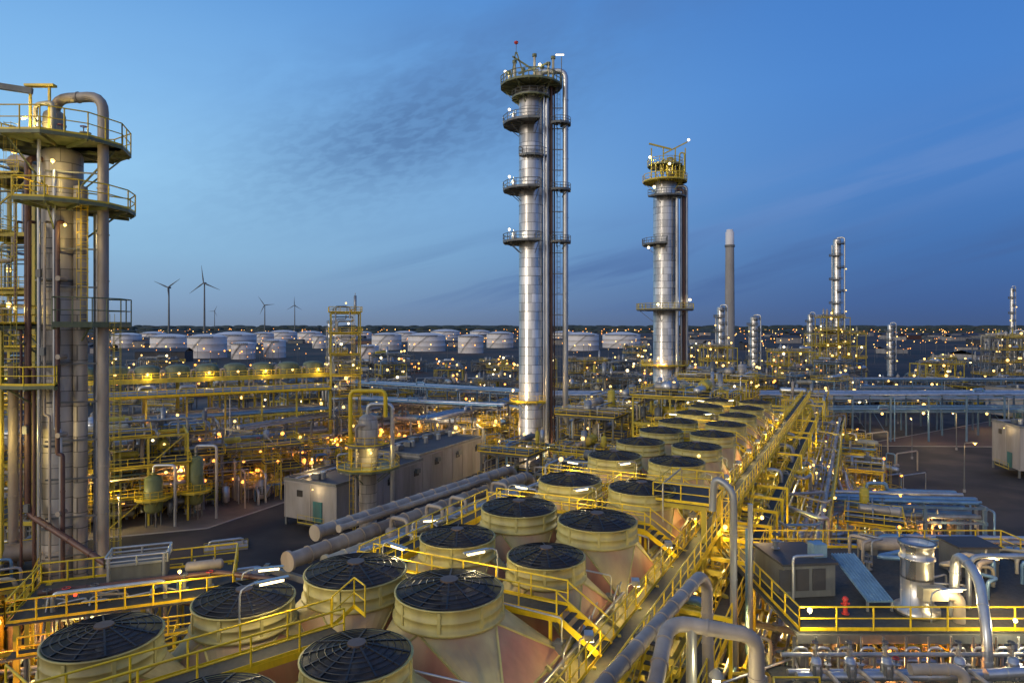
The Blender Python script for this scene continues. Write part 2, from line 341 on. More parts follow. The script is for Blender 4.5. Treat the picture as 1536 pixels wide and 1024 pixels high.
def rack(name,p0,p1,width,levels,bay=7,ks='gsteel',density=1.,rail=False,lampev=0,lampp=0,rmax=.35,pm=None,bk='bulb',lcol=WARM,br=.12):
    x0,y0=p0;x1,y1=p1; l=math.hypot(x1-x0,y1-y0); a=math.atan2(y1-y0,x1-x0); mb=MB(); mb.frame(x0,y0,a); top=max(levels)
    n=max(1,round(l/bay)); pm=pm or PM
    for i in range(n+1):
        x=l*i/n
        for y in(-width/2,width/2): mb.box((x,y,top/2),(.32,.32,top),ks)
        for z in levels: mb.beam((x,-width/2-.4,z-.2),(x,width/2+.4,z-.2),.25,.35,ks)
        if i%4==1: mb.beam((x,-width/2,.3),(x,width/2,levels[0]-.3),.12,.12,ks)
        if i%3==0: mb.pipe([(x+.8,-width/2-.3,.2),(x+.8,-width/2-.3,top-.5),(x+.8,0,top-.5)],.12,RN.choice(pm),8)
    for z in levels:
        for y in(-width/2,width/2): mb.beam((0,y,z-.25),(l,y,z-.25),.16,.25,ks)
        y=-width/2+.5
        while y<width/2-.3:
            r=RN.choice([.08,.1,.14,.2,.26,rmax])
            if RN.random()<.85*density:
                k=RN.choice(pm); e0=RN.uniform(-.5,.5); e1=l+RN.uniform(-.5,.5)
                pts=[(e0,y,z+r),(e1,y,z+r)]
                if RN.random()<.25:
                    xx=RN.uniform(.2,.7)*l; pts=[(e0,y,z+r),(xx,y,z+r),(xx,y,z+r+.9),(xx+2.5,y,z+r+.9),(xx+2.5,y,z+r),(e1,y,z+r)]
                if RN.random()<.3: pts.append((e1+.3,y,z+r)); pts.append((e1+.3,y,z-3))
                mb.pipe(pts,r,k,8,fl=4 if RN.random()<.3 else False)
            y+=2*r+RN.uniform(.12,.5)
    if rail: mb.walk((0,-width/2-.7,top+.1),(l,-width/2-.7,top+.1),1.)
    if lampev:
        x=lampev/2
        while x<l: mb.lamp((x,-width/2-.2,levels[0]-.6),lampp,br*1.3,bk,lcol,.3); x+=lampev
    return mb.done(name)
# ------------------------------------------------------------ air cooler fans
def fan(X,Y,d,zt=17.5,right=True):
    r=d/2; mb=MB((X,Y,zt)); mb.frame(X,Y,AU,zt); n=40
    yl=-(.888*X-.46*Y)
    mb.lathe((0,0,0),[(r-.05,-.8),(r-.05,0),(r+.05,.02),(r+.05,-.04),(r,-.05),(r,-.42),(r+.03,-.43),(r+.03,-.5),(r,-.51),(r,-.82),(r+.11,-.83),(r+.11,-.94),(r,-.95)],'fanring',n)
    for j in range(8):
        a=2*pi*(j+.5)/8; mb.box(((r+.02)*math.cos(a),(r+.02)*math.sin(a),-.46),(.06,.12,.78),'fanring',a)
    hx=2.85; lo=-(min(4.2,max(r+.35,yl-10.3))) if right else -2.4; hi=2.4 if right else min(4.0,max(r+.35,22.3-yl))
    zb=-3.0; C=[(hx,hi),(-hx,hi),(-hx,lo),(hx,lo)]
    P=lambda a:mb.T((r*math.cos(a),r*math.sin(a),-.95))
    for q in range(4):
        cv=mb.T((C[q][0],C[q][1],zb)); nq=10; pts=[P(q*pi/2+pi/2*i/nq) for i in range(nq+1)]
        mb.add(pts+[cv],[(i,nq+1,i+1) for i in range(nq)],'plenum',False)
        c2=C[(q+1)%4]; a=(q+1)*pi/2
        mb.add([P(a),cv,mb.T((c2[0],c2[1],zb))],[(0,1,2)],'pinkpanel',False)
        mb.beam((r*math.cos(a),r*math.sin(a),-.93),(C[q][0],C[q][1],zb+.02),.07,.07,'fanring'); mb.beam((r*math.cos(a),r*math.sin(a),-.93),(c2[0],c2[1],zb+.02),.07,.07,'fanring')
        mb.beam((C[q][0],C[q][1],zb),(c2[0],c2[1],zb),.14,.2,'fanring')
    rc=r-.06
    mb.lathe((0,0,0),[(rc,.02),(rc*.6,.2),(rc*.2,.34),(.01,.37)],'fanguard',24,False)
    ng=12
    for j in range(ng):
        a=2*pi*j/ng; c,s_=math.cos(a),math.sin(a)
        mb.beam((rc*c,rc*s_,.05),(rc*.2*c,rc*.2*s_,.37),.06,.05,'black')
    for f,h in((1,.04),(.86,.1),(.72,.15),(.58,.21),(.44,.26),(.3,.32)):
        mb.lathe((0,0,h),[(rc*f,0),(rc*f+.03,.025),(rc*f,.04)],'black',32)
    mb.lathe((0,0,.34),[(.01,.09),(r*.17,.08),(r*.17,-.03)],'blade',20,False)
    mb.lathe((0,0,-.8),[(.01,.55),(r*.13,.5),(r*.17,.2),(r*.17,0)],'gsteel',16)
    for j in range(6):
        a=2*pi*j/6+X; c,s_=math.cos(a),math.sin(a); w=.24*r
        pts=[mb.T((c*r*.15-s_*w*.6*q,s_*r*.15+c*w*.6*q,-.42+q*.07)) for q in(-1,1)]+[mb.T((c*r*.92-s_*w*q,s_*r*.92+c*w*q,-.42+q*.12)) for q in(1,-1)]
        mb.add(pts,[(0,1,2,3)],'blade')
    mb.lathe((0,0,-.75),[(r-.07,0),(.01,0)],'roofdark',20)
    mb.box((hx-.5,lo+.4 if right else hi-.4,-2.5),(.5,.4,.5),'gsteel'); mb.pipe([(hx-.5,lo+.3 if right else hi-.3,-2.3),(hx-.5,lo+.3 if right else hi-.3,-1.3),(r*.8,-r*.6,-.9)],.04,'galv',6)
    mb.done('air_cooler_fan')
near=[(-2.5,26.6,4.25,1),(-6.7,28.6,4.25,0),(-5.1,21.9,3.6,1),(-10.6,26.4,3.8,0),(-14.2,23.2,3.7,0),(-8.5,18.9,3.6,1),(4.6,36,4.2,1),(.4,38.6,4.3,0),(1.6,31.3,3.6,1),(-2.8,34.2,3.8,0)]
for X,Y,d,rg in near: fan(X,Y,d,zt=17.5 if d>4 else 17.2,right=bool(rg))
for s in(42.2,51.6,58.8,66,73.2,81,88.5,96):
    for t in(-17.4,-12.4):
        p=ST(s,t); fan(p[0],p[1],4.2,right=t>-15)
mb=MB(); rackframe(mb)
S0,S1=6,100
mb.box(((S0+S1)/2,15.6,13.6),(S1-S0,12.6,1.0),'plenum')
mb.box(((S0+S1)/2,16,12.9),(S1-S0+.5,14,.4),'ysteel')
s=S0
while s<S1:
    mb.beam((s,9.3,14.0),(s,10.65,14.9),.12,.16,'fanring'); mb.box((s,8.6,13.3),(.25,3,.3),'ysteel'); s+=2.9
mb.add([mb.T((S0,9.35,13.9)),mb.T((S1,9.35,13.9)),mb.T((S1,10.6,14.7)),mb.T((S0,10.6,14.7))],[(0,1,2,3)],'plenum')
mb.beam((S0,10.7,14.75),(S1,10.7,14.75),.3,.16,'fanring')
mb.pipe([(S0,10.2,14.9),(S1,10.2,14.9)],.07,'galv',8)
for i in range(60):
    s=RN.uniform(S0,S1); y=RN.choice([10.3,10.1,16.6,21.2]); mb.box((s,y,14.5),(.4,.3,.6),RN.choice(['gsteel','galv','duct'])); mb.pipe([(s,y,14.5),(s,y,15.3),(s+1.5,y+.3,15.3)],.04,'galv',6)
mb.done('air_cooler_deck')
mb=MB(); rackframe(mb)
s=S0
while s<=S1+40:
    for y in(22,15.5,7.6): mb.box((s,y,6.5),(.35,.35,13),'ysteel')
    for z in(4.5,8.5,12.4): mb.beam((s,7,z),(s,22.5,z),.25,.4,'ysteel')
    mb.beam((s,7.6,.3),(s+6,7.6,8.4),.14,.14,'ysteel'); s+=6
for z in(4.5,8.5,12.4):
    for y in(22,7.6): mb.beam((S0,y,z),(S1+40,y,z),.2,.3,'ysteel')
    y=8.2
    while y<21:
        r=RN.choice([.1,.15,.2,.3,.4]); 
        if z<12: mb.pipe([(S0,y,z+.3+r),(S1+40+RN.uniform(-5,5),y,z+.3+r)],r,RN.choice(PM),8)
        y+=2*r+RN.uniform(.2,.6)
for i in range(120):
    s=S0+RN.uniform(2,S1+30); y=RN.uniform(6.3,7.3); r=RN.choice([.07,.1,.14,.2,.24]); z1=RN.uniform(7,14.6); k=RN.choice(PM+['ysteel','duct','ysteel'])
    mb.pipe([(s,y,.2),(s,y,z1),(s,y+2.5,z1)],r,k,8)
for i in range(40):
    s=S0+RN.uniform(2,S1+20); mb.pipe([(s,6.6,RN.uniform(2,6)),(s,6.6,(z:=RN.uniform(9,12.5))),(s+RN.uniform(3,8),6.6,z),(s+9,6.6,z),(s+9,6.6,.5)],RN.choice([.08,.12,.18]),RN.choice(PM),8)
s=16
while s<136:
    for y in(5.2,2.4): mb.box((s,y,5.2),(.22,.22,10.4),'ysteel')
    for z in(3.4,6.8,10.2): mb.beam((s,2.2,z),(s,7.4,z),.18,.26,'ysteel')
    mb.beam((s,5.2,.2),(s+4,5.2,3.3),.1,.1,'ysteel'); mb.beam((s,2.4,3.4),(s+4,2.4,6.7),.1,.1,'ysteel')
    if RN.random()<.5: mb.box((s,5.2,12.4),(.16,.16,4.2),'yellow'); mb.beam((s,5.2,14.4),(s,7.6,14.4),.14,.2,'yellow')
    s+=4
for z in(3.4,6.8,10.2):
    for y in(5.2,2.4): mb.beam((16,y,z),(136,y,z),.16,.24,'ysteel')
    for y in(2.9,3.4,4.1,4.7,5.9,6.4): mb.pipe([(16,y,z+.35),(134+RN.uniform(-6,6),y,z+.35)],RN.choice([.08,.12,.2,.26]),RN.choice(PM),8,fl=4)
mb.rail([(16,2.1,10.4),(134,2.1,10.4)],r=.045)
for i in range(90):
    s=RN.uniform(20,130); y=RN.uniform(1.6,5); mb.pipe([(s,y,.2),(s,y,(z:=RN.uniform(5,13))),(s+RN.uniform(-3,3),y+.4,z),(s+RN.uniform(-3,3),y+3,z)],RN.choice([.06,.1,.16]),RN.choice(PM+['ysteel','yellow']),8)
    if i%4==0: mb.bulb((s,y-.3,z+.2),.13,'bulb')
    if i%4==0: mb.valve(s,4,10.6,.25)
mb.done('cooler_support_rack')
mb=MB(); rackframe(mb)
mb.walk((S0,8.4,14.9),(S1+35,8.4,14.9),1.3)
mb.walk((S0+2,6.2,12.8),(S1+20,6.2,12.8),1.1)
s=S0+3
while s<S1+30:
    mb.beam((s,7.9,12.5),(s,7.9,15.0),.14,.14,'ysteel'); mb.beam((s,8.9,13),(s,8.9,15.0),.14,.14,'ysteel'); s+=3
for s in(24,50,76,102):
    for q in(7,7.7): mb.beam((s,q,12.8),(s+3.4,q,14.9),.06,.25,'yellow'); mb.cyl((s,q,13.8),(s+3.4,q,15.9),.035,'yellow',5)
    for i in range(9): mb.box((s+.2+i*.38,7.35,12.95+i*.235),(.28,.66,.05),'grating')
mb.done('cooler_walkway')
def crosswalk(s,y0=10.9,y1=21.3,z=16.1,lamp=True):
    mb=MB(); rackframe(mb); mb.walk((s,y0,z),(s,y1,z),1.2)
    for y in(y0+.3,(y0+y1)/2,y1-.3):
        for q in(-.55,.55): mb.beam((s+q,y,14.0),(s+q,y,z),.14,.14,'yellow')
        mb.beam((s-.6,y,z-.2),(s+.6,y,z-.2),.14,.2,'yellow')
    mb.beam((s+.6,y0,z),(s+.6,y0-1.9,14.9),.06,.25,'yellow'); mb.beam((s-.6,y0,z),(s-.6,y0-1.9,14.9),.06,.25,'yellow')
    for q in(-.6,.6): mb.cyl((s+q,y0,z+1.05),(s+q,y0-1.9,15.95),.04,'yellow',5)
    for i in range(5): mb.box((s,y0-.3-i*.36,z-.2-i*.22),(1.15,.28,.04),'grating')
    if lamp:
        mb.tubelight(s+.6,y0+3.4,z,1.9,2.6,90); mb.tubelight(s-.6,y1-1.5,z,1.7,-1.8,90)
    mb.done('yellow_walkway')
for s,l in((25.6,1),(38.3,1),(46.8,1),(70,0),(77,1),(84.7,0),(92.3,1)): crosswalk(s,lamp=bool(l))
mb=MB(); rackframe(mb); mb.walk((46.8,14.8,16.1),(38.3,14.8,16.1),1.0); mb.walk((38.3,21.2,16.1),(25.6,21.2,16.1),1.0); mb.done('yellow_walkway')
mb=MB(); mb.walk((-14.4,18.6,16.4),(-6.6,25.2,16.4),1.1); mb.walk((-16,20.2,16.4),(-13.6,18.4,16.4),1.1,right=False)
mb.rail([(-6.9,25.6,16.4),(-6.2,26.2,16.9),(-5.6,25.4,16.9)],h=1.2)
for q in(0,.33,.66,1): mb.beam((-14.4+7.8*q,18.6+6.6*q,13.8),(-14.4+7.8*q,18.6+6.6*q,16.3),.14,.14,'yellow')
mb.tubelight(-9.6,23.5,16.4,2.3,.6,100); mb.tubelight(-11.6,28.6,15,2.4,.3,90); mb.done('yellow_walkway')
mb=MB(); mb.box((-11,22,13.9),(9.5,12,.5),'plenum',AU); mb.box((-13,19,13.4),(9,9,.5),'ysteel',AU)
for x,y in((-17,20),(-14,26),(-10,15),(-18,26)): mb.box((x,y,6.6),(.4,.4,13.2),'ysteel',AU)
mb.walk((-19.2,19,13.6),(-12.5,31,13.6),1.1)
mb.done('cooler_end_platform')
mb=MB(); rackframe(mb); s=12
while s<S1:
    mb.pipe([(s,9.6,14.3),(s,9.6,15.8),(s,9.3,16.0)],.04,'galv',6); mb.box((s,9.2,16.05),(.5,.35,.22),'galv',.4); mb.box((s,9.15,15.92),(.4,.28,.06),'bulbw',.4)
    mb.lights.append((mb.T((s,9.1,15.8)),80,YEL)); s+=6.1
mb.done('walkway_floodlights')
mb=MB(); rackframe(mb)
for s in range(14,135,11):
    mb.lamp((s,6.9,11.6),550,.14,'bulb',YEL); mb.lamp((s+5,3.8,6.0),550,.14,'bulb',WARM)
mb.done('rack_lamps')
# ------------------------------------------------------------ columns
def column(name,x,y,r,h,plats,extra=None,k='clad',n=36,bandr=True):
    mb=MB((x,y,0)); mb.frame(x,y,0,0)
    mb.lathe((0,0,0),[(r*1.12,0),(r*1.12,.5),(r*1.02,.6),(r,.7),(r,h),(r*.94,h+r*.2),(r*.75,h+r*.38),(r*.4,h+r*.5),(.01,h+r*.54)],k,n)
    z=3.4
    while bandr and z<h-1: mb.lathe((0,0,z),[(r,0),(r*1.018,.02),(r*1.018,.12),(r,.14)],k,n,False); z+=6.8
    for p in plats: mb.ring(0,0,*p[:5],**(p[5] if len(p)>5 else {}))
    if extra: extra(mb)
    return mb.done(name)
def ex1(mb):
    mb.pipe([(1.5,0,74),(1.5,0,77.0),(6.6,-.5,77.0),(6.6,-.5,9.2),(13,6,9.2),(26,13,9.2)],.55,'galv',14,1.6,fl=6)
    for x,y,r,k in((3.0,-.9,.42,'galv'),(3.9,-.5,.3,'brown'),(3.6,.8,.35,'pipe'),(4.5,.3,.16,'brown'),(2.4,-2.0,.14,'galv')): mb.pipe([(x*.4,y*.4,75.5),(x,y,75.5),(x,y,2)],r,k,10,fl=5)
    for z in range(6,72,4): mb.beam((2.2,0,z),(6.6,0,z),.12,.16,'gsteel')
    for z0,z1 in((2,32),(32,43.6),(44.4,53.6),(54.4,66),(67,73.6)): mb.ladder(4.9,-1.2,z0,z1,-.6,'gsteel')
    for z in(44,54,66.7): 
        mb.ring(5.4,-.3,z,.5,2.3,-2.4,1.0,'gsteel','gsteel',.05); mb.lamp((-4.2,-2.6,z+2.2),220,.24,'bulbw',(1,.85,.55)); mb.cyl((-4.2,-2.6,z),(-4.2,-2.6,z+2.1),.05,'galv',6)
        mb.vessel(-3.4,-2,z+.1,1.1,.35,'galv',10,.4)
    mb.ring(0,0,71.8,2.4,3.8,0,2*pi,'olive','gsteel',.06)
    for x,y,hh in((-3.2,-1,4),(-1.5,1.5,3.4),(.6,-1.6,5),(2.2,1.8,4.0),(4.2,-1,4.8),(-4.3,1,2.6),(3.2,-2.6,3)):
        mb.pipe([(x*.3,y*.3,73),(x,y,74.5),(x,y,74.3+hh)],.24,'duct',10); mb.cyl((x,y,74.3+hh),(x,y,74.8+hh),.45,'olive',10)
    mb.beam((-4,-2,74),(-3,-2,80),.22,.22,'olive'); mb.beam((-1,-2,74),(-2.8,-2,80),.22,.22,'olive'); mb.beam((-3.6,-2,79.2),(.6,-2,76.5),.22,.3,'olive'); mb.beam((5.8,-1,74),(5.8,-1,79.5),.15,.15,'gsteel')
    mb.vessel(1.2,-.5,74.2,1.9,.9,'duct',12,.3); mb.vessel(3.4,.8,74.2,1.4,.7,'insul',12,.3); mb.drum((-1,-.8,75.2),3,.6,.4,'galv'); mb.beam((-2.5,-3,75.5),(3,-3,77.5),.2,.3,'olive')
    mb.cyl((-2.9,-2,79.6),(-2.9,-2,81.6),.06,'gsteel',6); mb.lathe((-2.9,-2,81.8),[(.01,-.4),(.4,-.1),(.4,.2),(.01,.4)],'red',10)
    for x,y in((-5,-1),(1.5,-4.5)): mb.cyl((x,y,74.2),(x,y,76.6),.06,'galv',6); mb.lamp((x,y,76.7),240,.24,'bulbw',(1,.82,.5))
    mb.box((5.4,-2.2,79.4),(1.5,.3,.15),'bulbw'); 
    for x in(-2.6,5): mb.lamp((x,-4.6,4),700,.22,'bulb',WARM)
    mb.lamp((-3.5,-5,16),700,.22,'bulb',WARM)
    mb.ring(0,0,13.5,2.4,4.2,2.2,5.4,'ysteel')
DG=dict(k='gsteel',kr='gsteel',r=.07,rh=1.4)
column('distillation_column',3.7,129,2.35,73,[(74,0.2,6.0,0,2*pi,dict(k='olive',kr='olive',r=.09,rh=1.6)),(66.7,2.4,5.5,2.0,5.0,DG),(54,2.4,5.5,2.0,5.0,DG),(44,2.4,5.5,2.0,5.0,DG),(60.4,2.4,3.3,3.9,5.9,DG)],ex1,n=44)
def ex2(mb):
    for x,y,r,k in((4.4,-1.6,.45,'brown'),(2.3,-3.2,.45,'galv'),(5.4,-.4,.42,'galv'),(3.5,-2.5,.25,'pipe')): mb.pipe([(x*.5,y*.5,58+x),(x,y,58+x),(x,y,4)],r,k,10,fl=6)
    for z0,z1 in((25,33),(33,49),(49,64)): mb.ladder(-2,-3.2,z0,z1,-2.1,'gsteel')
    mb.vessel(1.5,-.5,66,3,1.4,'duct',14,.5); mb.vessel(4,1,64,4,1.2,'ysteel',14,.5); mb.drum((-1,0,68.5),4,.9,.3,'duct')
    for x in(-4,-1,2,4.5): mb.box((x,-2.6,68.5),(.25,.25,8),'ysteel')
    mb.beam((-4.6,-2.6,73.6),(1,-2.6,72.2),.3,.4,'ysteel'); mb.beam((-1,-2.6,71),(5,-2.6,74),.3,.3,'ysteel')
    for x in(-3,-1.5,0,3): mb.pipe([(x,-3,64.6),(x,-3,70+x*.4),(x+1.2,-3,70+x*.4),(x+1.2,-3,66)],.2,'ysteel',8)
    for i,p in enumerate(((-4.5,-3.4,70),(5.4,-2.4,74.6),(0,-5,68),(-3.6,-4,62.5),(5.4,-3.6,34.4),(-4.8,-3,47.5),(-3,-5.6,33.2))): mb.lamp(p,180 if i%2==0 else 90,.34,'bulbw',(1,.86,.5))
    for z in(6,12,18): mb.ring(0,0,z,3.1,6,0,2*pi,'ysteel'); mb.lamp((-3,-6.2,z+2),500,.25,'bulb',WARM)
column('distillation_column',39,170,2.95,64,[(64.5,.5,5.6,0,2*pi,dict(k='ysteel',rh=1.6,r=.08)),(68.5,.5,4.4,0,2*pi,dict(k='olive',kr='ysteel',rh=1.6,r=.08)),(48.5,3,5.8,2.6,4.6,DG),(32,3,7.2,0,2*pi,dict(k='gsteel',kr='ysteel',r=.07,rh=1.4)),(60.5,3,5.4,3.6,6,DG)],ex2,n=40)
def ex3(mb):
    mb.cyl((1.9,-.6,0),(1.9,-.6,39),.5,'cladw',14); mb.cyl((2.6,.5,0),(2.6,.5,37),.32,'galv',12)
    mb.pipe([(-.6,0,42),(-.6,0,46.2),(3.7,-.6,46.2),(3.7,-.6,9.5),(3.7,-.6,2)],.40,'insul',14,1.3,fl=4)
    mb.pipe([(-.5,-1,41),(-1.2,-2.1,41),(-1.2,-2.1,13.5),(11,-6,8.6),(14,-7,8.6)],.24,'brown',10,.8,fl=2.5)
    mb.pipe([(-2.7,-1.6,25),(-2.7,-1.6,1)],.36,'insul',10,fl=4); mb.pipe([(-.2,-2.3,44),(-.2,-2.3,3)],.14,'galv',8)
    mb.pipe([(.9,-2.2,40),(.9,-2.2,20),(1.4,-2.2,20),(1.4,-2.2,2)],.12,'galv',8)
    for x,r in((.3,.1),(1.3,.16),(-.9,.13),(-1.9,.1)): mb.pipe([(x,-1.8,36),(x,-2.4,36),(x,-2.4,22-x*3),(x+.4,-2.4,22-x*3),(x+.4,-2.4,4)],r,RN.choice(['pipe','brown','insul']),8,fl=3)
    mb.ladder(2.8,-1.6,28,37.5,-1.2,'yellow'); mb.ladder(-1.5,-3.0,24,42.4,-2.1,'ysteel'); mb.ladder(5,-1,4,28,-1.2,'ysteel')
    for z in range(4,42,3):
        mb.beam((0,-1.9,z),(4,-.6,z),.08,.12,'gsteel')
        if z%2: mb.box((RN.uniform(-1.4,1.8),-2.5,z+1),(.35,.25,.6),'gsteel'); mb.cyl((1.5,-2.7,z+.6),(1.5,-1.8,z+.6),.2,'insul',10)
    for z in(12,18.5,25,31.5): mb.lathe((0,0,z),[(1.5,0),(1.75,.02),(1.75,.14),(1.5,.16)],'gsteel',30,False)
    mb.vessel(-.6,0,42.6,2.0,.8,'duct',14,.2); mb.pipe([(-1.4,-1,42.6),(-1.4,-1,45.4),(.4,-1.6,45.4),(.4,-1.6,43)],.18,'duct',10)
    for x,y in((.9,-1.4),(-2.4,.6),(1.6,.8),(-.2,-2.4),(2.4,-1),(-3.2,-1)): mb.valve(x,y,42.6,.26,'duct')
    mb.box((-1.0,-1,46.9),(2.3,.5,.18),'yellow'); mb.beam((-1.8,-1,42.5),(-1.8,-1,46.8),.16,.16,'yellow'); mb.beam((-.3,-1,42.5),(-.3,-1,46.8),.16,.16,'yellow')
    mb.beam((-9,-3,47.1),(-1.5,-1.2,46.4),.35,.45,'gsteel'); mb.lamp((-3.9,-2.6,44.9),160,.3,'bulbw',(1,.88,.6))
    mb.tubelight(-2,-2,42.5,1.3,-.6,200,k='bulb',col=YEL)
    mb.lamp((1.6,-3.4,40.4),150,.15,'bulb',YEL); mb.lamp((-2.6,-2.2,29.6),160,.2,'bulb',YEL); mb.lamp((3.7,-3.4,5.2),450,.16,'bulb',YEL); mb.lamp((2.4,-3.2,35.6),80,.12,'bulb',YEL); mb.lamp((-2.2,-4.4,19.6),240,.16,'bulb',YEL)
    for x in(-3.8,-2.9): mb.box((x,-2.6,14),(.28,.28,28),'ysteel')
column('distillation_column',-36.2,53.6,1.5,41.5,[(42.3,.3,4.9,0,2*pi,dict(k='olive',kr='yellow',r=.055,n=10,rh=1.8)),(37.3,1.6,5.2,-1.6,.9,dict(k='olive',r=.055,rh=1.5,n=6)),(28,1.6,4.9,2.4,4.2,dict(k='olive',r=.05,rh=1.4)),(23.4,1.6,4.4,2.4,5.2,dict(k='olive',r=.05,rh=1.4)),(28,3.2,4.9,-1.1,.5,dict(k='olive',kr='olive',r=.05,rh=2))],ex3,'cladw',n=36)
unit('steel_access_tower',-49,60,0,6,5,8,5.2,'ysteel',170,detail=1.0,br=.2,lampcol=YEL)
mb=MB(); mb.frame(-28,38.5,.35)
mb.box((5,3,10.9),(12,6.5,.08),'grating')
for x in(-.5,5,10.5):
    for y in(0,6): mb.box((x,y,5.5),(.3,.3,11),'ysteel')
mb.rail([(-1,-.2,11),(11,-.2,11),(11,6.2,11),(-1,6.2,11),(-1,-.2,11)],r=.06,h=1.3); mb.rail([(0,-1.6,9.6),(9,-1.6,9.6)],r=.055); mb.box((4.5,-1.2,9.55),(10,1,.08),'grating')
mb.box((5,4.6,11.8),(3.4,1.8,1.1),'gsteel'); mb.rail([(3.2,3.5,12.4),(6.8,3.5,12.4),(6.8,5.6,12.4),(3.2,5.6,12.4),(3.2,3.5,12.4)],r=.08,k='galv',h=.6)
for x in(3.4,6.6): mb.beam((x,3.5,11),(x,3.5,13.0),.15,.15,'galv')
mb.pipe([(1,1,9),(1,1,12),(7,1,12),(7,1,9)],.13,'galv',10); mb.pipe([(0,2,11.8),(10,2,11.8),(14,-1,11.8),(14,-1,8)],.18,'brown',8,fl=3)
for i in range(10): x=RN.uniform(0,10); mb.pipe([(x,RN.uniform(0,3),9),(x,1.5,12-RN.random()),(x+1.5,1.5,12-RN.random()),(x+1.5,2.5,9)],.07,RN.choice(PM),7)
for x in(.5,1.5,3,8,9.5): mb.valve(x,1.8,11,.24)
mb.drum((9,4,11.7),2.0,.35,0,'insul'); mb.lamp((2.5,-.5,12.3),0,.1,'bulbr'); mb.lamp((8,-.6,13),250,.12,'bulb',YEL); mb.lamp((1,-2.5,8.5),250,.12,'bulb',ORG)
mb.done('equipment_platform')
clutter('process_piping',-27,29,.35,13,8,80,9.5,450,ORG)
clutter('process_piping',-42,44,.3,16,8,80,7,600,ORG)
clutter('process_piping',-44,34,.3,14,8,50,7,450,ORG)
unit('process_structure',-46,43,.5,12,8,2,4.5,'ysteel',350,detail=1.3)
# ------------------------------------------------------------ insulated pipelines behind the fans
mb=MB()
d=Vector((15.6,23.7,0)).normalized(); sd=Vector((d.y,-d.x,0))
for o,z,r,s0,s1,k in((0,12.6,.52,0,30,'insul'),(-1.5,13.3,.45,3.5,29,'insul'),(1.3,12.2,.40,2,27,'duct'),(.4,13.8,.22,4,22,'insul'),(2.4,12.5,.2,0,30,'galv')):
    a=Vector((-14.6,43.6,z))+d*s0+sd*o; b=Vector((-14.6,43.6,z))+d*s1+sd*o
    mb.pipe([a,b,b+Vector((.5,1,-4))],r,k,18,fl=1.6); mb.cyl(a-d*.12,a+d*.1,r*1.3,k,16)
for q in range(0,31,6):
    c=Vector((-14.6,43.6,0))+d*q
    for o in(-2.2,2): p=c+sd*o; mb.box((p.x,p.y,6),(.3,.3,12),'gsteel')
    mb.beam(c+sd*-2.4+Vector((0,0,11.7)),c+sd*2.2+Vector((0,0,11.7)),.3,.4,'gsteel')
for q in(8,12,15,21):
    c=Vector((-14.6,43.6,12.9))+d*q+sd*1.5; mb.vessel(c.x,c.y,11.4,.9,.45,'insul',12,.5); mb.pipe([c,c+Vector((0,0,.9)),c+sd*1.6+Vector((0,0,.9)),c+sd*1.6],.16,'insul',10)
for i in range(14):
    c=Vector((-14.6,43.6,0))+d*RN.uniform(2,28)+sd*RN.uniform(1.5,4); mb.pipe([c+Vector((0,0,5)),c+Vector((0,0,12.6)),c+sd*1.5+Vector((0,0,12.6)),c+sd*1.5+Vector((0,0,8))],.1,RN.choice(PM+['yellow']),8)
mb.tubelight(-6,40,12,4.2,.2,140); mb.done('insulated_pipeline')
# ------------------------------------------------------------ buildings
def building(name,x,y,a,l,w,z0,z1):
    mb=MB((x,y,0)); mb.frame(x,y,a); h=z1-z0
    mb.box((l/2,w/2,(z0+z1)/2),(l,w,h),'wallpaint')
    mb.box((l/2,w/2,z1+.1),(l+.3,w+.3,.2),'concrete'); mb.box((l/2,w/2,z1+.24),(l-.4,w-.4,.08),'roofdark')
    for e in(0,1):
        mb.box((l/2,w*e,z1+.35),(l+.3,.18,.5),'gsteel'); mb.box((l*e,w/2,z1+.35),(.18,w,.5),'gsteel')
    n=int(l/3)
    for i in range(n+1):
        mb.box((l*i/n,-.03,(z0+z1)/2),(.12,.07,h-.01),'concrete'); mb.box((l*i/n,w+.03,(z0+z1)/2),(.12,.07,h-.01),'concrete')
        if z0>.3: mb.box((l*i/n,.3,z0/2),(.3,.3,z0),'gsteel'); mb.box((l*i/n,w-.3,z0/2),(.3,.3,z0),'gsteel')
    for i in range(3): mb.box((-.03,w*i/2,(z0+z1)/2),(.07,.14,h-.01),'concrete')
    mb.box((-.08,w*.35,z0+1.4),(.1,1.6,2.8),'teal'); mb.box((-.05,w*.7,z1-1.4),(.08,1,.9),'black'); mb.rail([(-1.4,w*.1,z0),(-1.4,w*.6,z0)],k='ysteel'); mb.box((-.8,w*.35,z0-.1),(1.4,w*.5,.1),'grating')
    for i in range(1,n,2): mb.box((l*(i+.5)/n,-.05,z1-1.5),(1.2,.08,.9),'black'); mb.box((l*(i+.5)/n,-.3,z1-1.1),(.9,.5,.7),'gsteel')
    for i in range(int(l/4)): mb.box((2.5+i*4,w*RN.uniform(.25,.75),z1+.7),(1.6,1.3,.8),'gsteel'); mb.cyl((2.5+i*4,w*.5,z1+.3),(2.5+i*4,w*.5,z1+1.3),.4,'galv',12)
    mb.pipe([(0,w*.8,z1+.5),(l,w*.8,z1+.5)],.15,'galv',8); mb.lamp((-1,w*.35,z1-.3),60,.1,'bulb')
    return mb.done(name)
building('substation_building',-23.7,90,AU,20,9.5,1,6.0)
building('switchgear_building',-15,108,AU,20,12,.5,6.6)
building('modular_building',93,122,-.2,30,10,1.4,9.0)
building('modular_building',150,190,.25,26,16,1,9)
mb=MB((-19,88,0)); mb.frame(-19,88)
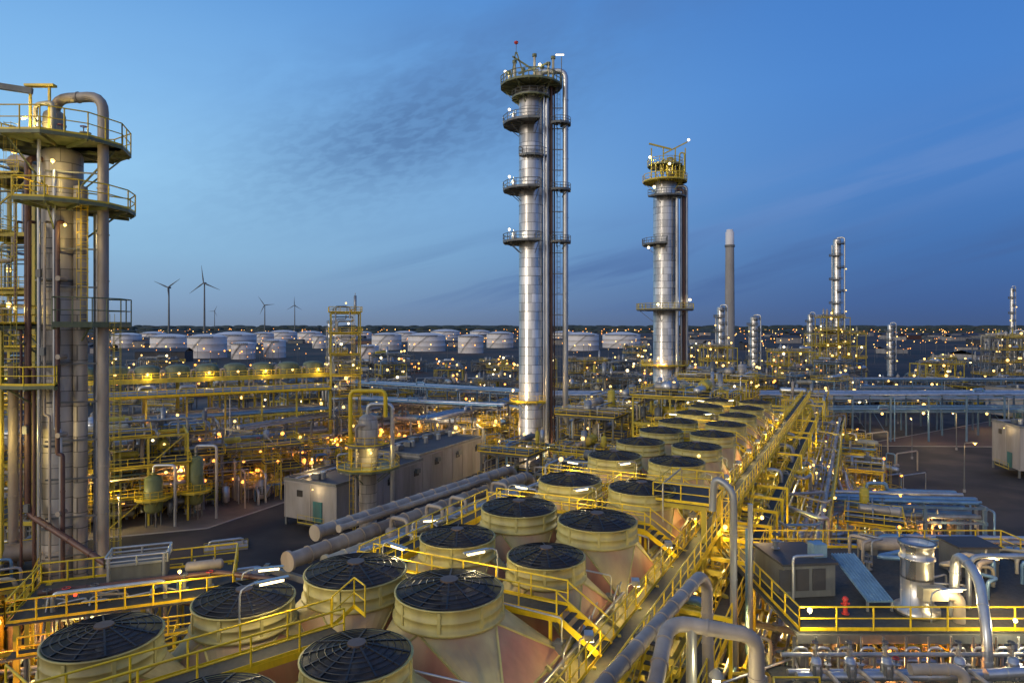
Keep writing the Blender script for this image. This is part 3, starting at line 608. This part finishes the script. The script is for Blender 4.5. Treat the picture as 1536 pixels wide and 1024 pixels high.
mb.lathe((0,0,0),[(1.4,0),(1.4,1),(1.15,1.3),(1.15,9),(1.35,9.6),(1.35,15.0),(1.1,15.9),(.5,16.3),(.01,16.4)],'cladw',24)
mb.ring(0,0,9.4,1.3,4.2,0,2*pi,'olive',n=10); mb.ring(0,0,12.4,1.4,3,-2.8,-.2,'gsteel')
mb.pipe([(-2.2,-.5,9.5),(-2.2,-.5,19.4),(2.4,-.5,19.4),(2.4,-.5,16)],.28,'yellow',12,.8); mb.pipe([(0,0,16),(0,0,17.6),(3.2,0,17.6),(3.2,0,2)],.28,'galv',12,.8); mb.pipe([(-1.2,-1.6,2),(-1.2,-1.6,15),(0,-1.2,15)],.18,'insul',10)
for a in(.5,2.2,4,5.2): mb.valve(3*math.cos(a),3*math.sin(a),9.5,.25)
mb.ladder(-1.6,-1,0,9.4,-2.2); mb.lamp((1,-3,11.8),200,.15,'bulb',YEL); mb.done('reactor_vessel')
for x,y in((-30,74),(-36,84)):
    mb=MB(); mb.frame(x,y,.4); mb.box((0,0,.12),(5,3,.24),'concrete'); mb.pipe([(-2,0,.2),(-2,0,1),(2,0,1),(2,0,.2)],.15,'galv'); mb.rail([(-2.5,-1.5,.2),(2.5,-1.5,.2)],k='ysteel'); mb.done('pump_skid')
# ------------------------------------------------------------ left process area
rack('pipe_rack',(-92,112),(-40,142),9,[6,10.5,15],7,'ysteel',rail=True,lampev=12,lampp=1300,lcol=YEL,br=.24)
rack('pipe_rack',(-70,100),(-54,109),7,[5,9.5],7,'gsteel',lampev=9,lampp=900,lcol=ORG,bk='bulbo',br=.24)
rack('pipe_rack',(-50,122),(-22,172),7,[5,9],7,'gsteel',lampev=14,lampp=2200,bk='bulbo',lcol=ORG,br=.28)
mb=MB(); a=math.atan2(30,52)
mb.frame(-92,117,a); mb.box((30,3,17.2),(60,8,.8),'ysteel')
for i in range(11):
    x=3+i*5.4; mb.lathe((x,3,17.6),[(2.6,0),(2.3,1.2),(2.2,1.9),(2.0,2.2),(1,2.5),(.01,2.6)],'olive',20)
    mb.pipe([(x+2.2,-.6,14),(x+2.2,-.6,19.2),(x+3.1,-.6,19.2),(x+3.1,-.6,15)],.2,'insul',8)
    mb.lamp((x,-1.5,18.6),160 if i%2==0 else 0,.24,'bulb',YEL)
mb.rail([(0,-1,17.6),(60,-1,17.6)],r=.07); mb.rail([(0,7,17.6),(60,7,17.6)],r=.07)
for x in range(0,61,6):
    for y in(0,6): mb.box((x,y,8.4),(.35,.35,16.8),'ysteel')
mb.done('air_cooler_row')
unit('process_structure',-64,86,.52,20,10,3,4.2,'ysteel',1000,detail=1.5,lampcol=YEL,br=.2,bulbs=1.5)
unit('process_structure',-90,88,.52,18,10,3,4.6,'ysteel',1000,detail=1.3,lampcol=YEL,br=.2)
unit('process_structure',-56,99,.52,12,8,3,3.9,'gsteel',900,detail=1.7,lampcol=ORG,bk='bulbo',br=.2,bulbs=1.5)
unit('process_structure',-82,72,.52,16,9,3,4.2,'ysteel',600,detail=1.3,lampcol=YEL,br=.2)
unit('process_structure',-48,106,.52,14,7,2,4.0,'gsteel',1300,detail=1.7,lampcol=ORG,bk='bulbo',br=.24,bulbs=1.5)
unit('steel_stair_tower',-38,140,.3,6,5,7,4.4,'ysteel',400,detail=.8,lampcol=YEL,br=.24)
for x,y,h,r in((-50,93,4,1.2),(-46,97,6,1.0),(-64,90,6,1.1)):
    mb=MB(); mb.vessel(x,y,0,h,r,'green',20,2.5); mb.ring(x,y,4,r,r+1.2,0,2*pi,'ysteel'); mb.pipe([(x,y,h+2),(x,y,h+4.5),(x+3,y,h+4.5),(x+3,y,0)],.2,'galv',10); mb.done('pressure_vessel')
def plots(cells,h,n,lp,col,bk,name='process_piping',br=.18):
    for i,(x,y) in enumerate(cells):
        clutter(name,x,y,.48+RN.uniform(-.05,.05),15,13,n,h*RN.uniform(.7,1.1),lp if i%2==0 else 0,col,bk,0,br)
L1=[(-60,106),(-50,100),(-72,98),(-44,114),(-58,120),(-58,94),(-70,88)]
plots(L1,7,80,1500,ORG,'bulbo',br=.22)
L2=[(-44,128),(-34,120),(-36,136),(-24,132),(-28,146),(-16,144),(-40,148),(-52,138),(-40,114),(-30,126)]
plots(L2,4.2,85,3200,ORG,'bulbo',br=.28)
L3=[(-14,132),(-20,160),(-6,150),(-34,166),(-50,160),(-64,150),(-8,166),(6,150),(-80,152),(-66,166),(14,140),(12,120),(-6,138)]
plots(L3,8,65,1700,WARM,'bulb',br=.25)
L4=[(24,150),(38,148),(52,150),(30,165),(48,172),(64,170),(20,178),(80,178),(60,155)]
plots(L4,9,60,1800,WARM,'bulb',br=.25)
L5=[(24,60),(34,62),(36,76),(46,80),(38,92),(50,98),(46,110),(60,118),(54,128),(66,136),(30,48),(42,50)]
plots(L5,5.5,70,1100,ORG,'bulbo',br=.16)
def field(n,a0,a1,y0,y1,hmax,lp,lampevery,seed,gap=1.,det=1.):
    global RN
    RN=random.Random(seed); placed=[]; tries=0
    while len(placed)<n and tries<n*12:
        tries+=1; y=y0+(y1-y0)*RN.random()**.9; x=RN.uniform(a0,a1)*y; w=RN.uniform(9,20); d=RN.uniform(6,11)
        if any(math.hypot(x-p[0],y-p[1])<(w+p[2])*.46*gap for p in placed): continue
        placed.append((x,y,w)); lev=RN.choice([1,2,2,3]); lh=RN.uniform(min(3.2,hmax/4),hmax/3)
        unit('process_structure',x,y,RN.choice([.52,.0,.3]),w,d,lev,lh,RN.choice(['ysteel','gsteel','gsteel','bluesteel']),lp if len(placed)%lampevery==0 else 0,detail=det,lampcol=RN.choice([YEL,WARM,ORG]),br=.16+y*.0009,kr=RN.choice(['yellow','gsteel','gsteel']),bk=RN.choice(['bulb','bulb','bulbo']),bulbs=1.5)
field(26,-.30,.03,160,310,14,2400,2,3)
field(20,-.66,-.3,165,320,13,2400,2,4)
field(38,.08,.50,178,340,14,2800,2,5)
field(18,.15,.80,330,480,14,4400,2,6)
field(12,.52,.8,200,330,8,2800,2,8)
field(20,-.7,.12,320,470,9,5000,3,9,det=.5)
RN=random.Random(77)
for s,t,w,d,nl,lh,k,p in((104,-20,16,12,4,4.2,'ysteel',1200),(122,-20,16,12,3,5,'ysteel',1200),(142,-20,18,14,4,4.2,'ysteel',1500),(106,-36,14,10,3,4.2,'gsteel',1000),(128,-38,14,10,3,4.2,'ysteel',1000),(95,-34,8,8,2,4.2,'ysteel',700),(78,-30,10,7,2,4.5,'gsteel',700),(90,-44,10,8,2,4.2,'gsteel',700),(150,-6,14,8,3,4.2,'ysteel',1200)):
    q=ST(s,t); unit('process_structure',q[0],q[1],AU,w,d,nl,lh,k,p,detail=1.4,lampcol=YEL,br=.24,bulbs=1.5)
BL=['bluepipe','bluepipe','galv','pipe','galv']
rack('pipe_rack',(8,164),(165,166),9,[7.5,11],9,'bluesteel',pm=BL,rmax=.4,lampev=26,lampp=1400,br=.28)
rack('pipe_rack',(-60,196),(5,160),9,[8,12],9,'bluesteel',pm=BL,rmax=.4,lampev=20,lampp=1400,br=.28)
rack('pipe_rack',(-44,165),(-2,150),7,[6,10],9,'gsteel',pm=BL,rmax=.35,lampev=20,lampp=900,br=.28)
rack('pipe_rack',(-18,135),(2,175),6,[5,9],8,'gsteel',pm=BL,lampev=12,lampp=800,br=.24)
rack('pipe_rack',(60,240),(260,232),8,[6,9],10,'bluesteel',pm=BL,rmax=.4,lampev=40,lampp=2000,br=.4)
rack('pipe_rack',(85,182),(200,182),7,[5,8],10,'bluesteel',pm=BL,rmax=.35,lampev=28,lampp=1300,br=.28)
rack('pipe_rack',(33,76),(51,74),5,[7,8.6],6,'bluesteel',pm=BL,rmax=.24,lampev=9,lampp=400,bk='bulb')
rack('pipe_rack',(26,62),(58,60),6,[5.5,8],6,'bluesteel',pm=BL,rmax=.24,lampev=9,lampp=800,lcol=ORG,bk='bulbo')
rack('pipe_rack',(22,50),(52,46),6,[4.5,7.5],6,'bluesteel',pm=BL,rmax=.22,lampev=8,lampp=700,lcol=ORG,bk='bulbo')
rack('pipe_rack',(41,88),(57,86),4,[4,6],6,'bluesteel',pm=BL,rmax=.24,lampev=8,lampp=500,lcol=ORG,bk='bulbo')
rack('pipe_rack',(36,72),(66,146),5,[4,7],8,'ysteel',rmax=.26,lampev=12,lampp=1000,lcol=WARM,br=.2)
for i in range(10):
    t=RN.uniform(1,4); s=40+i*9; p=ST(s,t)
    unit('process_structure',p[0],p[1],AU,7,4.5,RN.choice([1,2,2]),RN.uniform(3,4.2),'ysteel',500 if i%2 else 0,detail=1.4,lampcol=RN.choice([WARM,ORG,YEL]),bk=RN.choice(['bulb','bulbo']),br=.17)
# ------------------------------------------------------------ foreground right
mb=MB()
mb.box((22,36.3,13.9),(18,11.5,.12),'grating'); mb.box((22,30.5,13.7),(18,.2,.4),'gsteel')
for x in(13.5,21,30):
    for y in(31,41.5): mb.box((x,y,6.9),(.4,.4,13.8),'gsteel')
mb.rail([(13.2,30.6,14),(20,30.6,14),(30.8,30.6,14),(30.8,42,14),(13.2,42,14),(13.2,30.6,14)],r=.045)
for i in range(11): mb.valve(14+i*1.6,38+RN.uniform(-2,3),14,.2)
for i in range(20): 
    x=RN.uniform(13.5,30); y=RN.uniform(34,40); z=RN.uniform(14.5,15.6); mb.pipe([(x,y,14),(x,y,z),(x+RN.uniform(-3,3),y+.4,z),(x,y+1.5,z),(x,y+1.5,14)],RN.choice([.06,.1,.14]),RN.choice(PM),8)
mb.box((26,38,14.8),(2.2,1.8,1.6),'gsteel'); mb.box((26,38,15.65),(2.4,2,.1),'roofdark'); mb.drum((22.5,40,14.9),3,.4,0,'insul'); mb.lamp((24,33,16.5),180,.12,'bulb',WARM); mb.lamp((15,40,16.5),180,.12,'bulb',WARM)
mb.done('steel_platform')
mb=MB((19.8,32.6,14)); mb.frame(19.8,32.6)
mb.lathe((0,0,14),[(1.0,0),(1.0,.3),(.72,.35),(.72,2.6),(.8,2.65),(.8,2.75),(.72,2.8),(.72,3.3),(.84,3.32),(.84,3.45),(.76,3.47),(.76,3.2),(.01,3.2)],'clad',32)
mb.box((.2,-.9,15.3),(1.2,.5,.6),'duct'); mb.pipe([(.6,-.8,15.2),(1.4,-1.0,15.2),(1.4,-1.0,13)],.26,'insul',14,.6)
mb.tubelight(-.3,-1.6,14.2,1.4,.1,60); mb.done('exhaust_stack')
mb=MB(); mb.frame(15.2,36,.1); mb.box((0,0,14.8),(2.8,3.2,1.6),'gsteel'); mb.box((0,0,15.7),(3.0,3.4,.12),'roofdark'); mb.box((1.0,-.6,16.1),(.7,.7,.7),'bluesheet'); mb.valve(-.7,.6,15.75,.2); mb.pipe([(-1,-1.8,14),(-1,-1.8,16.2),(.6,-1.8,16.2)],.08,'galv')
for x in(-1.3,-.4,.5): mb.box((x,-1.62,14.9),(.7,.05,1.1),'roofdark')
mb.done('equipment_enclosure')
mb=MB(); mb.frame(18.0,34.2,.02)
mb.beam((0,-1.6,14.5),(0,2,15.6),1.3,.08,'bluesheet')
for i in range(8): x=-.6+i*.17; mb.beam((x,-1.6,14.56),(x,2,15.66),.04,.05,'bluesheet')
for x,y,z in((-.6,-1.5,14.5),(.6,-1.5,14.5),(-.6,1.9,15.5),(.6,1.9,15.5)): mb.box((x,y,(14+z)/2),(.1,.1,z-14),'galv')
mb.done('corrugated_canopy')
mb=MB((16.2,32.4,14)); mb.frame(16.2,32.4); mb.cyl((0,0,14),(0,0,14.7),.11,'red',12); mb.lathe((0,0,14.7),[(.15,0),(.15,.05),(.1,.12),(.01,.17)],'red',12); mb.cyl((-.2,0,14.5),(.2,0,14.5),.06,'red',8); mb.cyl((0,0,14),(0,0,14.06),.18,'red',12); mb.done('fire_hydrant')
mb=MB(); mb.frame(12.2,27.4)
for r,y,z,k in((.18,0,13.6,'galv'),(.14,.9,13.3,'galv'),(.2,-1.2,13.2,'insul'),(.1,1.6,13.7,'pipe')): mb.pipe([(-.5,y,z),(12,y,z)],r,k,12,fl=1.8)
for i,x in enumerate((.3,1.7,3.2,6.2,8.4,10.4)):
    mb.vessel(x,0,13.5,.6,.2,'galv',14,.2); mb.valve(x,.1,14.4,.13,'insul'); mb.pipe([(x,0,13.8),(x+.45,0,13.8),(x+.45,-1.2,13.8),(x+.45,-1.2,13.2)],.1,'insul',10); mb.valve(x+.9,.9,13.3,.14,'galv')
for i in range(12):
    x=i*1.0+.3; mb.pipe([(x,2.2,12),(x,2.2,13.7),(x+.6,2.2,13.7),(x+.6,2.2,11)],.07,'galv',8); mb.cyl((x,2.2,13.7),(x,2.2,14.2),.05,'gsteel',6)
mb.pipe([(3.8,-.6,14.2),(6,-.6,14.2),(6,-.6,12)],.22,'insul',14,.6,fl=.8); mb.pipe([(7,-.4,13.9),(12,-.4,14.2)],.2,'galv',14,fl=1)
mb.box((6,.5,12.2),(13,6,.1),'grating'); mb.lamp((1.2,2.6,15.2),150,.12,'bulbw',(1,.85,.5)); mb.lamp((10,2,15),180,.1,'bulbw',(1,.85,.5)); mb.lamp((5,3,13.2),200,.1,'bulbo',ORG)
for x in(0,6.0,12):
    for y in(-2,3): mb.box((x,y,6.1),(.3,.3,12.2),'gsteel')
mb.done('pipe_manifold')
mb=MB()
mb.pipe([(21.3,32.2,14),(21.3,32.0,17.2),(21.3,30.4,16.6),(20.6,28.9,14.6),(20.4,28.6,9)],.22,'galv',18,.9,fl=1.3)
mb.pipe([(22.6,33,14),(22.6,33,16.6),(26,33,16.6)],.13,'galv',12,.7)
mb.done('exhaust_duct')
clutter('process_piping',10.5,31,AU,12,4,70,12.5,350,YEL,'bulb')
clutter('process_piping',22,42,0,14,7,70,9,500,ORG,'bulbo')
mb=MB()
mb.pipe([(1.6,17.9,17.4),(7.9,28.0,17.5),(8.3,28.4,17.0),(8.4,28.5,12)],.24,'insul',20,.8,fl=1.3)
mb.pipe([(3.9,19.0,16.9),(5.3,22.6,18.0),(7.7,21.8,17.9),(8.0,21.8,17.6),(8.0,21.8,11)],.25,'insul',20,.8,fl=1.3)
mb.pipe([(6.0,22.3,17.9),(6.0,22.3,12)],.18,'galv',14)
mb.pipe([(11.3,34,6),(11.3,34,19.6),(10.5,34.6,20.2),(10.4,34.6,18.4)],.18,'pipe',14,.8,fl=2.5); mb.pipe([(12.3,34.4,6),(12.3,34.4,18.8)],.13,'galv',12,fl=2)
mb.pipe([(12.8,36,6),(12.8,36,17.0)],.2,'bluepipe',12,fl=2)
mb.lamp((6.5,21.2,16.7),60,.14,'bulbw',(1,.85,.45)); mb.lathe((6.5,21.2,16.85),[(.05,.25),(.2,.1),(.24,0)],'duct',16)
mb.box((6.9,20.9,15.2),(3,1.4,.2),'gsteel',.1)
for x,y in((5.0,21.5),(7,22)): mb.box((x,y,8),(.25,.25,15),'ysteel')
for i in range(9): mb.pipe([(5.2+i*.45,22+i*.3,11),(5.2+i*.45,22+i*.3,14+(i%3)*.4),(6+i*.45,22.8+i*.3,14+(i%3)*.4),(6+i*.45,22.8+i*.3,11)],.07,['galv','yellow','pipe'][i%3],8)
mb.rail([(8.5,21,13.2),(10.2,26,13.2),(12,26,13.2)],r=.04); mb.box((8,23,13.1),(4,5,.08),'grating',.2)
for i in range(5): mb.valve(7.5+i*.7,24+RN.uniform(-1.4,1.4),13.2,.18)
mb.done('insulated_pipeline')
unit('valve_platform',*ST(41,-8.2)[:2],AU,5,2.6,1,4.2,'ysteel',120,z=13,detail=.5,lampcol=YEL,br=.1)
def lamppost(x,y,h=9,p=900,z=0,col=WARM,k='bulb'):
    mb=MB((x,y,z)); mb.frame(x,y,RN.uniform(0,6),z); mb.cyl((0,0,0),(0,0,h),.12,'gsteel',8,.06); mb.cyl((0,0,0),(0,0,.5),.22,'concrete',8)
    mb.pipe([(0,0,h-.3),(0,0,h+.3),(1.3,0,h+.5)],.05,'gsteel',6,.4); mb.box((1.5,0,h+.5),(.8,.3,.14),'gsteel'); mb.box((1.5,0,h+.4),(.6,.24,.08),k)
    mb.lamp((1.5,0,h+.3),p,.16,k,col,.3); mb.done('street_lamp')
for x,y in((-46,78),(-30,100),(-64,118),(76,112),(84,140),(-8,140),(100,150),(110,190),(140,170)): lamppost(x,y,8,700)
# ------------------------------------------------------------ distant things
def smallcol(x,y,r,h,k='clad'):
    def e(mb):
        mb.pipe([(0,0,h),(0,0,h+1.5),(r*1.5,-r,h+1.5),(r*1.5,-r,3)],r*.22,'galv',8); mb.pipe([(-r*1.4,-.5,h-3),(-r*1.4,-.5,3)],r*.18,'galv',6)
        for i in range(4): mb.lamp((RN.choice([-1,1])*r*1.8,-r*1.2,h*(.3+.16*i)),0,.36,'bulb')
    pl=[(h*(.25+.09*i),r,r*1.9,(2.2 if i%2 else 4.2),(5 if i%2 else 6.6),dict(k='gsteel',kr='gsteel',r=.1,brk=False)) for i in range(9)]
    column('distillation_column',x,y,r,h,pl,e,k,16)
smallcol(195,400,2.3,79); smallcol(97,310,1.7,36); smallcol(127,350,1.9,32); smallcol(210,370,1.5,28); smallcol(170,380,1.4,34); smallcol(-90,330,1.2,30)
smallcol(268,355,1.8,24); smallcol(300,400,1.0,50)
for x,y,w,d,nl,lh,k,p in((150,325,24,14,4,6,'ysteel',5000),(152,322,12,10,5,6.4,'ysteel',4000),(215,300,16,10,4,5.6,'gsteel',3000),(88,300,14,10,3,6,'ysteel',3500),(262,340,22,12,4,5.6,'gsteel',3000),(112,280,18,10,3,5.6,'ysteel',3500),(180,290,18,10,2,5.6,'ysteel',3500)):
    unit('process_structure',x,y,.1,w,d,nl,lh,k,p,detail=1.4,lampcol=YEL,br=.45,bulbs=2)
mb=MB((147,450,0)); mb.frame(147,450)
mb.lathe((0,0,0),[(3.4,0),(2.8,82)],'concrete',28); mb.lathe((0,0,0),[(2.85,82),(2.8,91),(2.2,91.1),(2.2,92.6),(1.9,92.6),(1.9,88)],'white',28)
mb.ring(0,0,81,2.75,3.3,0,2*pi,'gsteel','gsteel',.08)
mb.done('concrete_chimney')
def tank(x,y,r,h,dome=.16,k='white',lit=True):
    mb=MB((x,y,0)); mb.frame(x,y)
    mb.lathe((0,0,0),[(r,0),(r,h*.33),(r*1.004,h*.335),(r,h*.34),(r,h*.66),(r*1.004,h*.665),(r,h*.67),(r,h)],k,48)
    mb.lathe((0,0,h),[(r*1.01,-.4),(r*1.01,.25),(r*.97,.3),(r*.75,r*dome*.5),(r*.45,r*dome*.85),(.01,r*dome)],k,48)
    mb.ring(0,0,h-.4,r,r+1.2,3.6,5.4,'gsteel','gsteel',.1,brk=False)
    for i in range(24):
        a=-pi*.75+i*.04; mb.box(((r+.6)*math.cos(a),(r+.6)*math.sin(a),h*(i+1)/25),(1,1,.25),'gsteel',a)
    for i in range(3): a=-pi*.85+i*.7; mb.lamp(((r+5)*math.cos(a),(r+5)*math.sin(a),RN.uniform(5,9)),7000 if (i==1 and lit) else 0,.7,RN.choice(['bulb','bulbo','bulbo']),(1,.48,.28),.5)
    mb.done('storage_tank')
for i,(px,w,yt,yb) in enumerate(((256,55,505,533),(311,55,505,536),(352,62,502,524),(365,34,515,538),(412,32,511,536),(552,32,519,544),(580,44,502,524),(640,56,503,526),(706,38,504,529),(750,40,500,521),(872,52,502,525),(932,56,502,521),(520,36,500,515),(465,36,499,514),(425,40,498,512),(190,40,502,521),(668,44,497,510),(845,36,499,514),(395,30,500,514),(608,36,499,512),(545,26,499,511),(720,30,497,509),(480,22,504,522),(230,36,500,514))):
    Y=28000/(yb-488); tank((px-768)/1000*Y,Y,w/2000*Y,28-(yt-488)/1000*Y,lit=i<18)
def turbine(x,y,hub,bl,rot):
    mb=MB((x,y,0)); mb.frame(x,y); mb.cyl((0,0,0),(0,0,hub),2.4,'gsteel',16,1.3); mb.box((0,1.5,hub+1.2),(3.4,10,3.6),'gsteel'); mb.cyl((0,-5.5,hub+1.2),(0,-3,hub+1.2),1.7,'gsteel',12,1.9)
    for i in range(3):
        a=rot+i*2*pi/3; c,s_=math.sin(a),math.cos(a); P=[];R_=[]
        for f,r in((0,1.1),(.2,1.9),(.5,1.2),(1,.3)): P.append(mb.T((c*bl*f,-4.6,hub+1.2+s_*bl*f))); R_.append(r*.85)
        mb.tubew(P,R_,'gsteel',8)
    mb.done('wind_turbine')
turbine(-772,1500,112,34,.95); turbine(-692,1500,122,40,-.12); turbine(-890,2400,100,38,-.6); turbine(-880,2700,108,36,.0); turbine(-1740,3900,110,36,.5)
mat('foliage',(.04,.055,.04),.9,0,.5,.02,streak=False)
mb=MB((0,1,0)); R2=random.Random(5)
for Y,hh in((2600,12),(3800,18),(5600,24),(8000,34)):
    x=-Y*1.0
    while x<Y*1.0:
        w=R2.uniform(10,45)*Y/2600; h=hh*R2.uniform(.6,1.0)
        if R2.random()<.9:
            mb.lathe((x,Y+R2.uniform(-150,150),0),[(w,0),(w*.95,h*.6),(w*.7,h*.9*R2.uniform(.9,1)),(w*.3,h),(.01,h*.96)],'foliage',9,False)
        x+=w*.9
mb.done('distant_woods')
mb=MB((0,2,0))
for i in range(190):
    Y=R2.uniform(520,2000); X=R2.uniform(-.85,.85)*Y; w=R2.uniform(12,45); h=R2.uniform(4,9)
    if abs(X/Y)<.5 and Y<900 and X<150: continue
    a=R2.uniform(-.3,.5); k=R2.choice(['wallpaint','gsteel','concrete','brown','roofdark']); mb.frame(X,Y,a)
    mb.box((0,0,h/2),(w,w*.5,h),k); mb.add([mb.T((-w/2-.4,-w*.27,h)),mb.T((w/2+.4,-w*.27,h)),mb.T((w/2+.4,0,h+w*.08)),mb.T((-w/2-.4,0,h+w*.08)),mb.T((w/2+.4,w*.27,h)),mb.T((-w/2-.4,w*.27,h))],[(0,1,2,3),(3,2,4,5)],'roofdark')
mb.frame(); mb.done('distant_sheds')
mb=MB((0,3,0))
for i in range(900):
    Y=480+2800*R2.random()**1.6; X=R2.uniform(-.9,.9)*Y; z=R2.uniform(5,14); r=.00085*Y*R2.uniform(.4,1.1)
    k=R2.choice(['bulb','bulb','bulbo','bulbo','bulbo']); mb.lathe((X,Y,z),[(.01,-r),(r,0),(.01,r)],k,5)
    if Y<900: mb.cyl((X,Y,0),(X,Y,z-r),.12,'gsteel',4,caps=False)
mb.done('distant_town_lights')
# ------------------------------------------------------------ world
w=bpy.data.worlds.new('World'); sc.world=w; w.use_nodes=True; nt=w.node_tree; nt.nodes.clear(); L=nt.links
def M(op,a,b_=None,c_=None,cl=False):
    n=nd(nt,'ShaderNodeMath',operation=op); n.use_clamp=cl
    for i,v in enumerate((a,b_,c_)):
        if v is None: continue
        if isinstance(v,(int,float)): n.inputs[i].default_value=v
        else: L.new(v,n.inputs[i])
    return n.outputs[0]
def mixc(f,a,b_):
    n=nd(nt,'ShaderNodeMixRGB')
    for i,v in enumerate((f,a,b_)):
        if isinstance(v,(int,float)): n.inputs[i].default_value=v
        elif isinstance(v,tuple): n.inputs[i].default_value=(*v,1)
        else: L.new(v,n.inputs[i])
    return n.outputs[0]
tc=nd(nt,'ShaderNodeTexCoord'); sp=nd(nt,'ShaderNodeSeparateXYZ'); L.new(tc.outputs['Generated'],sp.inputs[0])
az=M('ARCTAN2',sp.outputs[0],sp.outputs[1]); el=M('ARCSINE',sp.outputs[2])
def ramp(st):
    r=nd(nt,'ShaderNodeValToRGB'); e=r.color_ramp.elements; f=M('DIVIDE',el,.6,cl=True); L.new(f,r.inputs[0])
    e[0].position=st[0][0]/.6; e[0].color=(*lin(st[0][1]),1); e[1].position=st[-1][0]/.6; e[1].color=(*lin(st[-1][1]),1)
    for p,c in st[1:-1]: x=e.new(p/.6); x.color=(*lin(c),1)
    return r.outputs[0]
lf=ramp([(0,(116,134,158)),(.03,(124,152,182)),(.10,(134,176,208)),(.2,(142,190,226)),(.32,(122,174,222)),(.45,(96,150,208)),(.6,(80,130,190))])
rt=ramp([(0,(62,84,126)),(.03,(58,90,142)),(.10,(60,104,164)),(.2,(68,118,184)),(.32,(68,122,192)),(.45,(62,116,188)),(.6,(56,100,172))])
ms=nd(nt,'ShaderNodeMapRange',interpolation_type='SMOOTHSTEP'); ms.inputs[1].default_value=-.65; ms.inputs[2].default_value=.65; L.new(az,ms.inputs[0])
base=mixc(ms.outputs[0],lf,rt)
gl=M('MULTIPLY',M('MAXIMUM',M('COSINE',M('ADD',az,2.45)),0.),M('SUBTRACT',1,M('MULTIPLY',M('ABSOLUTE',el),.8),cl=True))  # glow added to the unseen sky behind the camera, brightens columns and ambient
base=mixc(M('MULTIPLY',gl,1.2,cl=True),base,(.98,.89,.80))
def noise(sx,sy,scale,det,dist=0,ox=0):
    cb=nd(nt,'ShaderNodeCombineXYZ'); L.new(M('ADD',M('MULTIPLY',az,sx),ox),cb.inputs[0]); L.new(M('ADD',M('MULTIPLY',el,sy),M('MULTIPLY',az,-sy*.25)),cb.inputs[1])
    n=nd(nt,'ShaderNodeTexNoise'); n.inputs['Scale'].default_value=scale; n.inputs['Detail'].default_value=det; n.inputs['Roughness'].default_value=.55; n.inputs['Distortion'].default_value=dist; L.new(cb.outputs[0],n.inputs['Vector']); return n.outputs[0]
def blob(a0,e0,c,s_,wa,we):
    da=M('SUBTRACT',az,a0); de=M('SUBTRACT',el,e0)
    u=M('DIVIDE',M('ADD',M('MULTIPLY',da,c),M('MULTIPLY',de,s_)),wa); v=M('DIVIDE',M('SUBTRACT',M('MULTIPLY',de,c),M('MULTIPLY',da,s_)),we)
    q=M('ADD',M('MULTIPLY',u,u),M('MULTIPLY',v,v)); return M('EXPONENT',M('MULTIPLY',q,-1.))
def sm(x,a,b_):
    n=nd(nt,'ShaderNodeMapRange',interpolation_type='SMOOTHSTEP'); n.inputs[1].default_value=a; n.inputs[2].default_value=b_; L.new(x,n.inputs[0]); return n.outputs[0]
n1=noise(1,2.2,5,4,.4); n2=noise(1,2.4,40,2,.3); n3=noise(1,9,3.0,4,.4,3.3)
c1=M('MULTIPLY',blob(-.13,.29,.94,.34,.26,.085),M('MULTIPLY',sm(n1,.12,.5),M('ADD',.72,M('MULTIPLY',sm(n2,.36,.64),.28))))
base=mixc(M('MULTIPLY',c1,.85,cl=True),base,lin((76,110,156)))
c3=M('MULTIPLY',blob(.08,.43,.96,.2,.45,.05),sm(n1,.3,.65)); base=mixc(M('MULTIPLY',c3,.45),base,lin((78,114,168)))
c2=M('MULTIPLY',blob(.5,.19,.97,.22,.36,.05),sm(n3,.34,.62)); base=mixc(M('MULTIPLY',c2,.42),base,lin((102,134,188)))
c4=M('MULTIPLY',M('MULTIPLY',sm(el,.01,.05),M('SUBTRACT',1,sm(el,.08,.17))),M('MULTIPLY',sm(n3,.44,.68),sm(az,-.4,.1))); base=mixc(M('MULTIPLY',c4,.5),base,lin((62,92,144)))
sky=nd(nt,'ShaderNodeTexSky'); sky.sky_type='NISHITA'; sky.sun_disc=False; sky.sun_elevation=math.radians(1.5); sky.sun_rotation=math.radians(-125)
bg1=nd(nt,'ShaderNodeBackground'); L.new(sky.outputs[0],bg1.inputs[0]); bg1.inputs[1].default_value=.004
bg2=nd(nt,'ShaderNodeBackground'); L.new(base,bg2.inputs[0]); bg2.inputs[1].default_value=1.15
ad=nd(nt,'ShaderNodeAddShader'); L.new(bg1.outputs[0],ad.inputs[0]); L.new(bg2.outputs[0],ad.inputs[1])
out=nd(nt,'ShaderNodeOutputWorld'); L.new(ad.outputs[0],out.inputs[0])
sl=bpy.data.lights.new('sun','SUN'); sl.energy=.9; sl.angle=math.radians(12); sl.color=(1,.90,.78); so=bpy.data.objects.new('sun',sl); sc.collection.objects.link(so)
so.rotation_euler=Vector((.6,.55,-.28)).to_track_quat('-Z','Y').to_euler()
cd=bpy.data.cameras.new('camera'); co=bpy.data.objects.new('camera',cd); sc.collection.objects.link(co)
co.location=(0,0,28); co.rotation_euler=(pi/2,0,0); cd.sensor_width=36; cd.lens=36*1000/1536; cd.shift_y=-24/1536; cd.clip_end=20000; cd.clip_start=.2
sc.camera=co
sc.view_settings.view_transform='Standard'; sc.view_settings.look='None'; sc.view_settings.exposure=0
